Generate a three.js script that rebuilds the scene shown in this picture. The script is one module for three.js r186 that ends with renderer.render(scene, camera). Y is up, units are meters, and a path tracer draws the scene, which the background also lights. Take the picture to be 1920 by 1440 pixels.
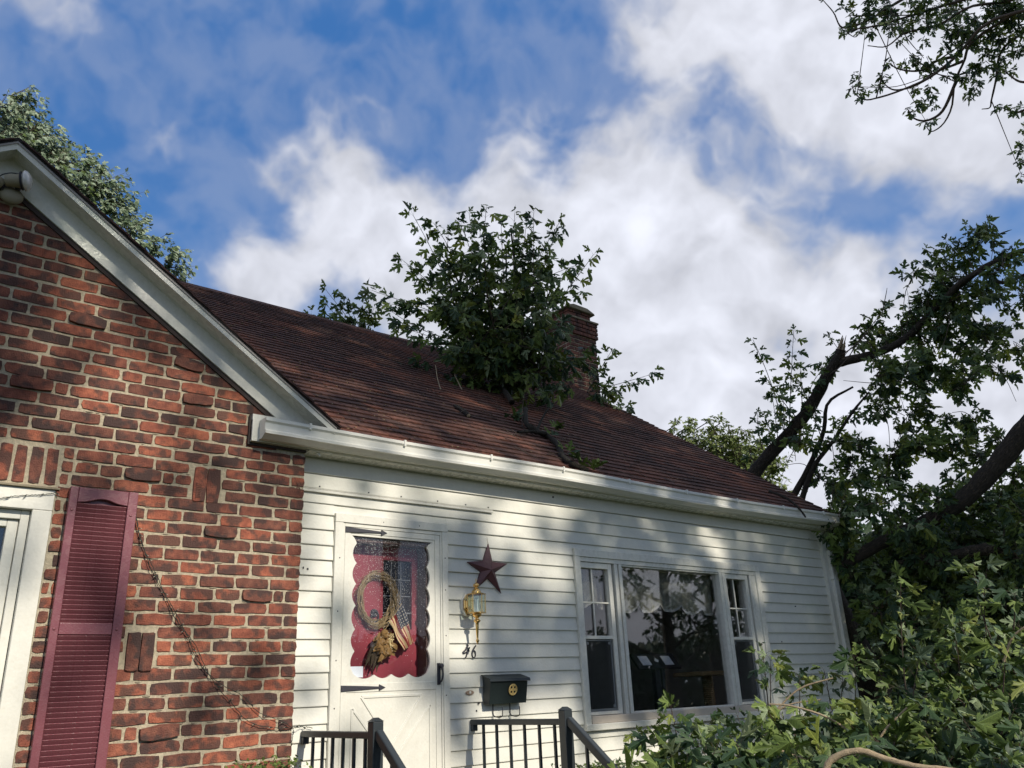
import * as THREE from 'three';
import { mergeGeometries } from 'three/addons/utils/BufferGeometryUtils.js';
import { RoundedBoxGeometry } from 'three/addons/geometries/RoundedBoxGeometry.js';
import { ImprovedNoise } from 'three/addons/math/ImprovedNoise.js';

// ---------------------------------------------------------------- camera, sky, sun, exposure
// Eye level is y = 0, the lawn is y = -1.55; the white siding is the plane z = 0 and the camera stands 5.1 m in front of it.
const R = Math.PI / 180;
const renderer = new THREE.WebGLRenderer({ antialias: true });
renderer.setSize(1024, 768);
renderer.toneMapping = THREE.LinearToneMapping;
renderer.toneMappingExposure = 1.27;
renderer.shadowMap.enabled = true;
const scene = new THREE.Scene();
const camera = new THREE.PerspectiveCamera(50.17, 4 / 3, 0.05, 400);
camera.rotation.order = 'YXZ';
camera.rotation.set(20.576 * R, -39.491 * R, -2.559 * R);
camera.position.set(0, 0, 5.12);

const SUN = new THREE.Vector3(0.1, 0.62, 1).normalize();
const sun = new THREE.DirectionalLight(new THREE.Color(1, 0.925, 0.80), 3.7);
sun.name = 'sun';
sun.position.copy(SUN).multiplyScalar(60);
sun.target.position.set(0, 0, 0);
sun.castShadow = true;
sun.shadow.mapSize.set(4096, 4096);
Object.assign(sun.shadow.camera, { left: -30, right: 30, top: 25, bottom: -25, near: 1, far: 150 });
sun.shadow.radius = 1.4;
scene.add(sun, sun.target);

// ---------------------------------------------------------------- small tools
function rng(seed) { let a = seed >>> 0; return () => { a = (a + 0x6d2b79f5) | 0; let t = Math.imul(a ^ (a >>> 15), 1 | a); t = (t + Math.imul(t ^ (t >>> 7), 61 | t)) ^ t; return ((t ^ (t >>> 14)) >>> 0) / 4294967296; }; }
const noise = new ImprovedNoise();
const fbm = (x, y, z, n = 4) => { let s = 0, a = 0.5; for (let i = 0; i < n; i++) { s += a * noise.noise(x, y, z); x *= 2.03; y *= 2.01; z *= 2.02; x += 3.7; a *= 0.5; } return s; };
const sstep = (a, b, x) => { const t = Math.min(1, Math.max(0, (x - a) / (b - a))); return t * t * (3 - 2 * t); };
const V = (x, y, z) => new THREE.Vector3(x, y, z);
const lerp = THREE.MathUtils.lerp;
const names = new Map();
const numbered = (n) => { const k = names.get(n) || 0; names.set(n, k + 1); return k ? n + '_' + String(k).padStart(3, '0') : n; };
function tag(o, label, category, group, kind) { if (label) o.userData.label = label; if (category) o.userData.category = category; if (group) o.userData.group = group; if (kind) o.userData.kind = kind; return o; }
function thing(name, label, category, pos = [0, 0, 0], group) { const g = new THREE.Group(); g.name = numbered(name); g.position.set(...pos); scene.add(g); return tag(g, label, category, group); }
function node(name, parent) { const g = new THREE.Group(); g.name = name; parent.add(g); return g; }

// collects geometry into one named mesh
class MB {
  constructor() { this.list = []; }
  add(g, m) { g = g.index ? g.toNonIndexed() : g; if (m) g.applyMatrix4(m); for (const k of Object.keys(g.attributes)) if (!['position', 'normal', 'uv'].includes(k)) g.deleteAttribute(k); if (!g.attributes.uv) g.setAttribute('uv', new THREE.BufferAttribute(new Float32Array(g.attributes.position.count * 2), 2)); this.list.push(g); return this; }
  box(x0, x1, y0, y1, z0, z1, bevel = 0) {
    const w = x1 - x0, h = y1 - y0, d = z1 - z0, b = Math.min(bevel, w / 2.1, h / 2.1, d / 2.1);
    const g = b > 0 ? new RoundedBoxGeometry(w, h, d, 1, b) : new THREE.BoxGeometry(w, h, d);
    g.translate((x0 + x1) / 2, (y0 + y1) / 2, (z0 + z1) / 2);
    return this.add(worldUV(g));
  }
  bar(a, b, w, h, bevel = 0, up = V(0, 1, 0)) { // square bar from a to b
    const L = a.distanceTo(b), g = bevel ? new RoundedBoxGeometry(w, h, L, 1, bevel) : new THREE.BoxGeometry(w, h, L);
    const m = new THREE.Matrix4().lookAt(a, b, up); m.setPosition(a.clone().add(b).multiplyScalar(0.5));
    return this.add(worldUV(g), m);
  }
  tube(pts, r0, r1 = r0, sides = 6, wob = 0) { return this.add(tubeGeo(pts, r0, r1, sides, wob)); }
  build(name, mat, parent) {
    const g = mergeGeometries(this.list, false), m = new THREE.Mesh(g, mat); m.name = name; m.castShadow = m.receiveShadow = true; if (parent) parent.add(m); return m;
  }
}
function worldUV(g) { // uv in metres, by the dominant axis of the face
  g = g.index ? g.toNonIndexed() : g; const p = g.attributes.position, n = g.attributes.normal, uv = new Float32Array(p.count * 2);
  for (let i = 0; i < p.count; i++) {
    const x = Math.abs(n.getX(i)), y = Math.abs(n.getY(i)), z = Math.abs(n.getZ(i));
    if (z >= x && z >= y) { uv[2 * i] = p.getX(i); uv[2 * i + 1] = p.getY(i); } else if (x >= y) { uv[2 * i] = p.getZ(i); uv[2 * i + 1] = p.getY(i); } else { uv[2 * i] = p.getX(i); uv[2 * i + 1] = p.getZ(i); }
  }
  g.setAttribute('uv', new THREE.BufferAttribute(uv, 2)); return g;
}
function tubeGeo(pts, r0, r1, sides = 6, wob = 0) {
  const n = pts.length, pos = [], nor = [], uv = [], idx = []; let up = V(0.31, 0.83, 0.46).normalize(), len = 0;
  const t = V(0, 0, 0), a = V(0, 0, 0), b = V(0, 0, 0);
  for (let i = 0; i < n; i++) {
    t.subVectors(pts[Math.min(n - 1, i + 1)], pts[Math.max(0, i - 1)]).normalize();
    a.crossVectors(up, t); if (a.lengthSq() < 1e-6) a.set(1, 0, 0).cross(t); a.normalize(); b.crossVectors(t, a); up = b.clone();
    if (i) len += pts[i].distanceTo(pts[i - 1]);
    const rr = lerp(r0, r1, i / (n - 1)) * (1 + wob * Math.sin(i * 2.3 + r0 * 90));
    for (let k = 0; k <= sides; k++) { const an = (k / sides) * Math.PI * 2, c = Math.cos(an), s = Math.sin(an), r = wob ? rr * (1 + 2.2 * wob * noise.noise(c * 2.1 + i * 0.9, s * 2.1, len * 5 + r0 * 40)) : rr; nor.push(a.x * c + b.x * s, a.y * c + b.y * s, a.z * c + b.z * s); pos.push(pts[i].x + r * (a.x * c + b.x * s), pts[i].y + r * (a.y * c + b.y * s), pts[i].z + r * (a.z * c + b.z * s)); uv.push((k / sides) * 6.28 * r0, len); }
  }
  const w = sides + 1;
  for (let i = 0; i < n - 1; i++) for (let k = 0; k < sides; k++) { const p = i * w + k; idx.push(p, p + 1, p + w, p + 1, p + w + 1, p + w); }
  for (const e of [0, n - 1]) { const c = pos.length / 3; pos.push(pts[e].x, pts[e].y, pts[e].z); nor.push(0, e ? 1 : -1, 0); uv.push(0, len); for (let k = 0; k < sides; k++) e ? idx.push(c, e * w + k, e * w + k + 1) : idx.push(c, k + 1, k); }
  const g = new THREE.BufferGeometry(); g.setAttribute('position', new THREE.Float32BufferAttribute(pos, 3)); g.setAttribute('normal', new THREE.Float32BufferAttribute(nor, 3)); g.setAttribute('uv', new THREE.Float32BufferAttribute(uv, 2)); g.setIndex(idx); return g;
}
function smooth(pts, n) { return new THREE.CatmullRomCurve3(pts, false, 'centripetal').getPoints(n); }
const triples = (a) => { const o = []; for (let i = 0; i < a.length; i += 3) o.push(V(a[i], a[i + 1], a[i + 2])); return o; };
function prism(shape, depth, bevel = 0, z = 0) { const g = new THREE.ExtrudeGeometry(shape, { depth, bevelEnabled: bevel > 0, bevelSize: bevel, bevelThickness: bevel, bevelSegments: 1, curveSegments: 8, bevelOffset: -bevel }); g.translate(0, 0, z); return g; }
function polyShape(pts) { const s = new THREE.Shape(); pts.forEach(([x, y], i) => (i ? s.lineTo(x, y) : s.moveTo(x, y))); s.closePath(); return s; }

// ---------------------------------------------------------------- textures and materials
function tex(w, h, f, srgb = true) { // f(u, v) -> [r, g, b] 0..1 in sRGB (colour) or data
  const d = new Uint8Array(w * h * 4);
  for (let y = 0, i = 0; y < h; y++) for (let x = 0; x < w; x++, i += 4) { const c = f((x + 0.5) / w, (y + 0.5) / h); for (let k = 0; k < 4; k++) d[i + k] = k === 3 ? (c[3] === undefined ? 255 : c[3] * 255) : Math.max(0, Math.min(255, c[k] * 255)); }
  const t = new THREE.DataTexture(d, w, h); t.wrapS = t.wrapT = THREE.RepeatWrapping; t.magFilter = THREE.LinearFilter; t.minFilter = THREE.LinearMipmapLinearFilter; t.generateMipmaps = true; if (srgb) t.colorSpace = THREE.SRGBColorSpace; t.needsUpdate = true; return t;
}
function rep(t, x, y = x) { const c = t.clone(); c.repeat.set(x, y); c.needsUpdate = true; return c; }
const hash2 = (x, y, s) => { let h = Math.imul(x, 374761393) ^ Math.imul(y, 668265263) ^ Math.imul(s + 17, 2246822519); h = Math.imul(h ^ (h >>> 13), 1274126177); return ((h ^ (h >>> 16)) >>> 0) / 4294967296 * 6.2831853; };
function pnoise(x, y, per, s) { // gradient noise that repeats after per cells
  const ix = Math.floor(x), iy = Math.floor(y), fx = x - ix, fy = y - iy, m = (k) => ((k % per) + per) % per, g = (i, j) => { const a = hash2(m(ix + i), m(iy + j), s); return Math.cos(a) * (fx - i) + Math.sin(a) * (fy - j); };
  const u = fx * fx * fx * (fx * (fx * 6 - 15) + 10), v = fy * fy * fy * (fy * (fy * 6 - 15) + 10); return lerp(lerp(g(0, 0), g(1, 0), u), lerp(g(0, 1), g(1, 1), u), v) * 1.4;
}
const tile = (u, v, k, z, n = 4) => { let s = 0, a = 0.5, p = Math.max(2, Math.round(k * 4)); for (let i = 0; i < n; i++) { s += a * pnoise(u * p, v * p, p, z * 8 + i); a *= 0.5; p *= 2; } return s; }; // seamless
const std = (o) => new THREE.MeshStandardMaterial({ roughness: 0.7, ...o });
const phy = (o) => new THREE.MeshPhysicalMaterial({ roughness: 0.7, ...o });
const lin = (r, g, b) => new THREE.Color().setRGB(r, g, b);

const rt = rng(5);
const paintTex = tex(512, 512, (u, v) => { const n = tile(u, v, 3, 1, 5), s = tile(u, v, 14, 7, 3), d = sstep(0.16, 0.34, tile(u, v, 5, 31, 5)); const st = tile(u * 1, v * 0.12, 9, 3, 3), c = 0.945 + 0.03 * n + 0.015 * s + 0.010 * st; return [c - d * 0.010, c - d * 0.012, c - d * 0.018]; });
const paintRough = tex(256, 256, (u, v) => { const n = 0.55 + 0.35 * tile(u, v, 5, 3, 4); return [n, n, n]; }, false);
const fineBump = tex(256, 256, (u, v) => { const n = 0.5 + 0.8 * tile(u, v, 16, 3, 3); return [n, n, n]; }, false);
const brickTex = tex(1024, 1024, (u, v) => {
  const a = tile(u, v, 1.6, 2, 5), b = tile(u, v, 3, 40, 4), f = tile(u, v, 40, 9, 3), pit = sstep(0.26, 0.36, tile(u, v, 34, 77, 2));
  const dark = sstep(-0.10, 0.22, a); // flashed, over-burnt patches
  let r = 0.568 + 0.20 * b + 0.12 * f, g = 0.340 + 0.14 * b + 0.09 * f, bl = 0.272 + 0.10 * b + 0.08 * f;
  r = lerp(r, 0.345 + 0.1 * f, dark * 0.9); g = lerp(g, 0.25 + 0.08 * f, dark * 0.9); bl = lerp(bl, 0.228 + 0.07 * f, dark * 0.9);
  return [r * (1 - 0.5 * pit), g * (1 - 0.5 * pit), bl * (1 - 0.5 * pit)];
});
const brickBump = tex(512, 512, (u, v) => { const n = 0.5 + 0.7 * tile(u, v, 18, 9, 4) - 0.3 * sstep(0.2, 0.35, tile(u, v, 17, 77, 2)); return [n, n, n]; }, false);
const mortarTex = tex(512, 512, (u, v) => { const a = tile(u, v, 6, 12, 4), f = tile(u, v, 40, 5, 3); const c = 0.77 + 0.16 * a + 0.16 * f; return [c, c * 0.94, c * 0.825]; });
const shingleTex = tex(1024, 1024, (u, v) => { const a = tile(u, v, 4, 22, 4), f = tile(u, v, 60, 3, 2), h = (noise.noise(u * 420, v * 420, 3) + noise.noise(u * 800, v * 800, 8)) * 0.5; const k = 1 + 0.5 * a + 0.35 * f + 0.55 * h; return [0.405 * k, 0.290 * k, 0.258 * k]; });
const barkTex = tex(256, 512, (u, v) => { const a = tile(u, v, 4, 4, 4), s = Math.abs(noise.noise(u * 22 + a * 3, v * 5, 2)); const k = 0.30 + 0.35 * s + 0.15 * a; return [k, k * 0.92, k * 0.82]; });
const barkBump = tex(256, 512, (u, v) => { const a = tile(u, v, 4, 4, 4), s = Math.abs(noise.noise(u * 22 + a * 3, v * 5, 2)); const k = 0.3 + s; return [k, k, k]; }, false);
const leafTex = tex(256, 256, (u, v) => { const x = u - 0.5; let vein = 0; for (const a of [0, 0.62, -0.62, 1.25, -1.25]) { const d = Math.abs(x * Math.cos(a) - (v - 0.03) * Math.sin(a)); if (x * Math.sin(a) + (v - 0.03) * Math.cos(a) > 0) vein = Math.max(vein, 1 - sstep(0.004, 0.014, d)); } const n = 1 + 0.35 * tile(u, v, 6, 60, 4) + 0.5 * vein; return [0.72 * n, 0.74 * n, 0.68 * n]; });

const M = {};
M.white = std({ color: lin(0.81, 0.79, 0.70), map: paintTex, roughness: 0.5, roughnessMap: paintRough, bumpMap: fineBump, bumpScale: 0.0006 });
M.siding = std({ color: lin(0.80, 0.785, 0.695), map: rep(paintTex, 0.7, 0.9), roughness: 0.75, roughnessMap: paintRough, bumpMap: fineBump, bumpScale: 0.0008 });
M.gutter = std({ color: lin(0.81, 0.795, 0.72), map: rep(paintTex, 0.5, 1.4), roughness: 0.38, roughnessMap: paintRough, metalness: 0 });
M.trimShade = std({ color: lin(0.05, 0.034, 0.03), roughness: 0.8, map: rep(paintTex, 2) });  // trim colour that also paints the shadow line at the eave return
M.mortar = std({ color: lin(0.98, 0.97, 0.93), map: rep(mortarTex, 2.2), roughness: 0.95, bumpMap: rep(brickBump, 4.5), bumpScale: 0.006 });
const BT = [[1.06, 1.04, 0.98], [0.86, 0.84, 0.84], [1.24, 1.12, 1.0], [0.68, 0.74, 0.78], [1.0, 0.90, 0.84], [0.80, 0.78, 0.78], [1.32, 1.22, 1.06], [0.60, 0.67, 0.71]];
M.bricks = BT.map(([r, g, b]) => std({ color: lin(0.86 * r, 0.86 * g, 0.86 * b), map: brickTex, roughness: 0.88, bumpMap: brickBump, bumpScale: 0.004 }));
const ST = [[1, 1, 1], [0.76, 0.75, 0.76], [1.22, 1.08, 1.0], [0.90, 0.82, 0.80], [0.60, 0.64, 0.68], [1.42, 1.16, 1.0]];
M.shingles = ST.map(([r, g, b]) => std({ color: lin(0.84 * r, 0.78 * g, 0.70 * b), map: rep(shingleTex, 1.6), roughness: 0.95, bumpMap: rep(fineBump, 12), bumpScale: 0.003 }));
M.felt = std({ color: lin(0.02, 0.016, 0.015), roughness: 1 });
M.black = std({ color: lin(0.018, 0.02, 0.026), roughness: 0.42 });
M.iron = std({ color: lin(0.022, 0.022, 0.032), roughness: 0.5, bumpMap: rep(fineBump, 6), bumpScale: 0.0012 });
M.rail = std({ color: lin(0.030, 0.038, 0.043), roughness: 0.38, map: rep(paintTex, 3), bumpMap: rep(fineBump, 3), bumpScale: 0.0006 });
M.shutter = std({ color: lin(0.235, 0.078, 0.092), map: rep(paintTex, 2.5), roughness: 0.5, roughnessMap: paintRough, bumpMap: rep(fineBump, 2), bumpScale: 0.0008 });
M.glass = phy({ color: lin(1, 1, 1), transmission: 1, thickness: 0, roughness: 0.015, ior: 1.72, specularIntensity: 1 });
M.doorGlass = M.glass.clone(); M.doorGlass.ior = 1.45;
M.glassClear = phy({ color: lin(0.96, 1, 0.98), transmission: 1, thickness: 0, roughness: 0.03, ior: 1.5 });
M.brass = std({ color: lin(0.83, 0.55, 0.22), metalness: 1, roughness: 0.2, roughnessMap: paintRough });
M.concrete = std({ color: lin(0.42, 0.41, 0.38), roughness: 0.95, map: rep(mortarTex, 1.2) });
M.bark = std({ color: lin(0.40, 0.37, 0.33), map: rep(barkTex, 3, 1.2), roughness: 0.95, bumpMap: rep(barkBump, 3, 1.2), bumpScale: 0.035 });
M.twig = std({ color: lin(0.085, 0.06, 0.045), roughness: 0.8 });
M.paleTwig = std({ color: lin(0.36, 0.275, 0.17), roughness: 0.75, bumpMap: rep(barkBump, 8, 3), bumpScale: 0.004 });
const leaf = (r, g, b, t = 0.32, rough = 0.55) => phy({ color: lin(r, g, b), map: leafTex, roughness: rough, transmission: t, thickness: 0, specularIntensity: 0.5 });
M.leafA = leaf(0.085, 0.155, 0.065); M.leafB = leaf(0.16, 0.235, 0.052); M.leafC = leaf(0.065, 0.125, 0.065); M.leafPale = leaf(0.40, 0.48, 0.30, 0.25, 0.8); M.leafYellow = leaf(0.33, 0.38, 0.08, 0.35); M.leafMid = leaf(0.25, 0.34, 0.085, 0.3, 0.7);
M.bgLeaf = leaf(0.22, 0.30, 0.20, 0.25, 0.8); M.bgPale = leaf(0.55, 0.64, 0.53, 0.25, 0.8); M.bushA = leaf(0.20, 0.27, 0.06, 0.35); M.bushB = leaf(0.36, 0.42, 0.14, 0.35);
M.room = std({ color: lin(0.20, 0.19, 0.17), roughness: 0.95, map: rep(mortarTex, 0.6) });
M.grass = std({ color: lin(0.40, 0.44, 0.30), roughness: 1, map: tex(512, 512, (u, v) => { const a = tile(u, v, 5, 2, 4), f = noise.noise(u * 210, v * 210, 4); const k = 0.42 + 0.2 * a + 0.2 * f; return [k * 0.85, k, k * 0.5]; }), bumpMap: rep(fineBump, 4), bumpScale: 0.03 });
M.grass.map.repeat.set(0.5, 0.5);

// ---------------------------------------------------------------- the sky: blue air with broken clouds, the same kind all the way round
const CROWN_SHOOTS=[[5.54,3.74,-2.24,4.51,5.34,-2.05,0],[5.76,4.12,-2.22,4.91,5.44,-2.2,0],[5.67,4.01,-2.01,4.96,5.16,-1.22,0],[5.98,4,-1.87,5.57,5.44,-1.44,0],[6.17,3.82,-1.96,5.93,5.6,-1.5,0],[5.56,3.69,-2.43,6.54,5.79,-1.67,0],[5.72,4.08,-2.53,4.87,5.09,-1.59,0],[5.93,3.8,-2.15,6.19,4.76,-0.79,0],[5.46,4.05,-2.25,6.56,4.65,-1.44,0],[5.86,4.01,-2.27,4.82,5.16,-2.77,0],[5.87,3.8,-2.47,5.02,5.27,-2.07,0],[6.09,3.97,-2.35,5.33,5.16,-1.42,0],[5.68,3.59,-2.25,6.26,5.28,-1.71,0],[6.03,4.06,-2.02,4.4,4.63,-2.79,0],[6.07,3.78,-2.21,4.52,3.98,-2.3,0],[5.83,3.83,-2.4,5.49,5.84,-2.26,0],[6.06,3.83,-2.5,5.87,5.4,-1.6,0],[6.03,4.15,-2.15,6.07,5.21,-1.3,0],[6.19,3.67,-1.92,5.03,4.96,-2.69,0],[5.95,4.12,-2.04,4.61,4.47,-2.7,0],[5.68,4.19,-2.47,6.04,4.65,-0.98,0],[5.84,4.04,-2.5,4.78,4.79,-1.84,0],[6.01,3.96,-2.43,5,5.01,-1.41,0],[5.65,3.86,-2.2,6.1,5.28,-1.85,1],[5.48,3.92,-2.15,5.99,4.41,-1.6,1],[5.41,3.87,-2.39,5.34,4.65,-2.16,1],[6.05,3.86,-2.28,5.71,4.17,-0.98,1],[6.23,3.65,-1.88,5.93,4.64,-1.29,1],[5.34,3.99,-2.18,5.87,3.67,-1.4,1],[5.25,3.91,-2.16,5.49,3.88,-2.05,1],[5.86,3.95,-1.86,6.15,4.05,-1.36,1],[6.27,3.58,-1.97,5.54,3.97,-2.23,1],[5.93,4.11,-2.44,5.72,3.85,-1.43,1],[5.93,4.06,-2.1,5.84,3.85,-1,1],[6.13,3.66,-1.78,4.93,4.38,-2.18,1],[5.9,3.66,-2.07,5.86,3.49,-1.64,1],[6.45,3.79,-2.16,5.93,5.23,-1.69,1],[5.5,3.94,-1.86,5.71,3.55,-1.87,1],[6.56,4.01,-2.09,6.28,3.94,-2.77,1],[5.5,3.9,-2.1,5.78,4.24,-1.23,1],[6.31,3.91,-2.01,5.36,5.1,-2.37,1],[6.46,3.77,-2.07,6.21,3.92,-1.69,1],[6.06,3.87,-2.64,6,3.59,-1.87,1],[5.88,3.89,-1.7,5.01,3.65,-2.07,1],[5.89,3.86,-2.78,6.19,4.82,-1.55,1],[5.77,4.3,-2.63,5.67,3.89,-2.54,1],[6.08,3.78,-2.48,4.82,4.26,-1.99,1],[5.59,3.74,-2.19,5.75,3.73,-2.05,1],[5.84,3.92,-2.3,6.64,3.94,-2.28,1],[5.95,3.85,-2.18,4.85,3.65,-1.9,1],[5.36,3.61,-2.32,5.38,4.13,-2.24,1],[5.81,3.88,-2.32,5.69,5.17,-2.04,1],[5.82,4.08,-2.47,6.19,3.89,-1.79,1],[6.34,3.91,-1.92,5.11,4.61,-2.22,1],[5.88,3.84,-2.18,5.5,4.69,-2.84,1],[6.32,3.98,-1.83,5.68,5.39,-2.26,1],[5.37,3.76,-2.12,5.54,4.5,-1.35,1],[6.03,3.53,-1.81,6.46,4.11,-1.91,1],[6.16,3.51,-1.79,5.79,5.05,-2.43,1],[6.2,3.55,-1.66,5.35,3.91,-2.29,1],[5.75,4.04,-2.48,4.86,4.05,-1.67,1],[5.54,4.01,-2.53,5.22,4.54,-2.2,1],[6.01,3.47,-1.78,6.1,3.81,-1.35,1],[5.64,4.03,-2.19,6.69,4.37,-2.01,1],[5.7,3.68,-2.52,5.92,4.92,-1.83,1],[5.85,3.74,-1.74,6.45,4.36,-2.3,1],[5.38,3.55,-2.21,5.46,5.15,-2.4,1],[5.9,3.56,-2.04,5.01,3.92,-1.87,1],[5.32,3.89,-2.06,5.04,4.2,-1.85,1],[6.13,3.96,-1.94,5.37,3.62,-1.87,1],[5.77,4.2,-2.39,5.65,4.02,-2.26,1],[6.34,3.71,-1.81,5.36,3.58,-1.96,1],[6.07,3.73,-2.04,6.86,3.97,-2.06,1],[6.19,3.72,-1.94,6.03,3.81,-2.26,1],[6.2,3.72,-1.93,5.86,3.54,-2.21,1],[5.8,3.74,-2.25,5.78,3.74,-1.92,1],[5.93,3.74,-2.15,5.18,3.4,-2.04,1],[6.3,3.71,-1.85,5.35,3.44,-2.25,1],[5.95,3.73,-2.14,5.62,3.82,-2.04,1],[5.93,3.74,-2.15,5.53,3.75,-2.28,1],[5.92,3.74,-2.16,7.24,3.97,-2.06,1],[5.77,3.74,-2.28,5.66,3.75,-2.03,1],[5.89,3.74,-2.18,6.05,3.75,-2.07,1],[5.82,3.74,-2.23,5.06,3.67,-2.04,1],[5.96,3.73,-2.13,5.05,3.79,-1.93,1],[6.23,3.72,-1.91,6.33,3.8,-2.1,1],[6.01,3.73,-2.09,6.54,3.58,-2.02,1],[6.21,3.72,-1.92,7.11,4.16,-1.87,1],[6.31,3.71,-1.84,5.26,3.42,-2.23,1],[8.12,4.11,-3,8.39,4.71,-2.7,0],[8.12,4.11,-3,8.56,4.15,-2.83,0],[8.12,4.11,-3,8.89,4.35,-2.35,0],[8.12,4.11,-3,8.72,3.91,-2.79,0],[8.12,4.11,-3,8.36,4.5,-2.86,0],[8.12,4.11,-3,8.49,4.12,-2.93,0],[5.44,4.86,-4.78,4.74,5.57,-4.77,0],[5.44,4.86,-4.78,4.81,5.37,-4.85,0],[5.44,4.86,-4.78,5.02,5.48,-4.68,0],[5.44,4.86,-4.78,5.2,5.35,-4.66,0],[5.44,4.86,-4.78,5.25,5.64,-4.47,0],[5.44,4.86,-4.78,4.95,5.2,-4.87,0],[5.44,4.86,-4.78,5.39,5.36,-4.55,0],[5.44,4.86,-4.78,5.16,5.17,-4.77,0],[5.44,4.86,-4.78,4.63,5.25,-4.99,0],[5.44,4.86,-4.78,5.32,5.21,-4.66,0],[5.65,4.17,-2.55,4.95,4.68,-3.26,0],[5.02,3.83,-2.5,4.59,3.57,-2.52,0],[5.59,3.73,-2.15,5.15,3.48,-2.2,0],[6.45,3.44,-1.55,6.01,3.21,-1.64,0],[6.52,3.46,-1.48,6.07,3.24,-1.57,0],[5.96,3.86,-1.78,5.52,3.61,-1.85,0],[6.28,3.13,-1.87,5.83,2.9,-1.94,0],[6.35,3.15,-1.79,5.89,2.93,-1.87,0]];
const LIMBS={
 broken:[9.07, 2.39, -1.18, 9.17, 2.68, -0.92, 9.35, 3.13, -0.39, 9.41, 3.4, -0.14, 9.42, 3.63, 0.05, 9.45, 3.84, 0.25, 9.44, 3.92, 0.3],
 bent:[9.45, 3.77, 0.21, 9.55, 3.78, 0.41, 9.66, 3.8, 0.65, 9.77, 3.91, 1.0, 9.83, 4.25, 1.5, 9.9, 4.48, 2.02, 10.0, 4.54, 2.44],
 fork:[9.28, 1.86, -0.88, 9.35, 2.23, -0.63, 9.4, 2.51, -0.42, 9.44, 2.94, -0.14, 9.41, 3.28, 0.01, 9.52, 3.42, 0.32],
 fork2:[9.29, 1.82, -0.67, 9.33, 2.26, -0.46, 9.36, 2.54, -0.28, 9.43, 2.77, -0.05, 9.49, 3.11, 0.28, 9.54, 3.3, 0.5],
 low:[9.48, 2.51, 2.32, 9.45, 2.32, 2.06, 9.4, 2.01, 1.72, 9.31, 1.71, 1.32, 9.17, 1.53, 0.93, 9.0, 1.38, 0.53, 8.82, 1.18, 0.14],
 cross:[9.08, 1.16, 0.63, 9.22, 1.15, 0.91, 9.34, 1.19, 1.21, 9.46, 1.2, 1.49, 9.58, 1.08, 1.79],
 up:[9.74, 4.21, 1.54, 9.76, 4.34, 1.75, 9.81, 4.39, 1.98, 9.93, 4.22, 2.13, 10.0, 4.26, 2.4],
};
const LEFT_SHOOTS=[[9.27,3.03,-0.59,8.55,4.08,-0.37],[9.31,2.99,-0.55,8.84,4.12,0.04],[9.35,3.13,-0.39,8.87,3.61,-0.45],[9.36,3.19,-0.34,9.33,3.82,-0.24],[9.37,3.35,-0.24,9.21,3.62,0.07],[9.21,2.69,-0.86,9.04,3.3,-0.79],[9.26,2.81,-0.71,8.79,3.39,-0.38],[9.32,2.89,-0.57,8.91,3.32,-0.3],[9.24,2.68,-0.8,8.97,3.06,-0.63],[9.39,2.87,-0.47,9.32,3.27,-0.52],[9.52,2.9,-0.23,9.39,3.51,-0.28],[9.16,2.6,-0.96,9.11,2.84,-1.08],[9.46,2.85,-0.36,9.27,3.18,-0.1]];
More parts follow.
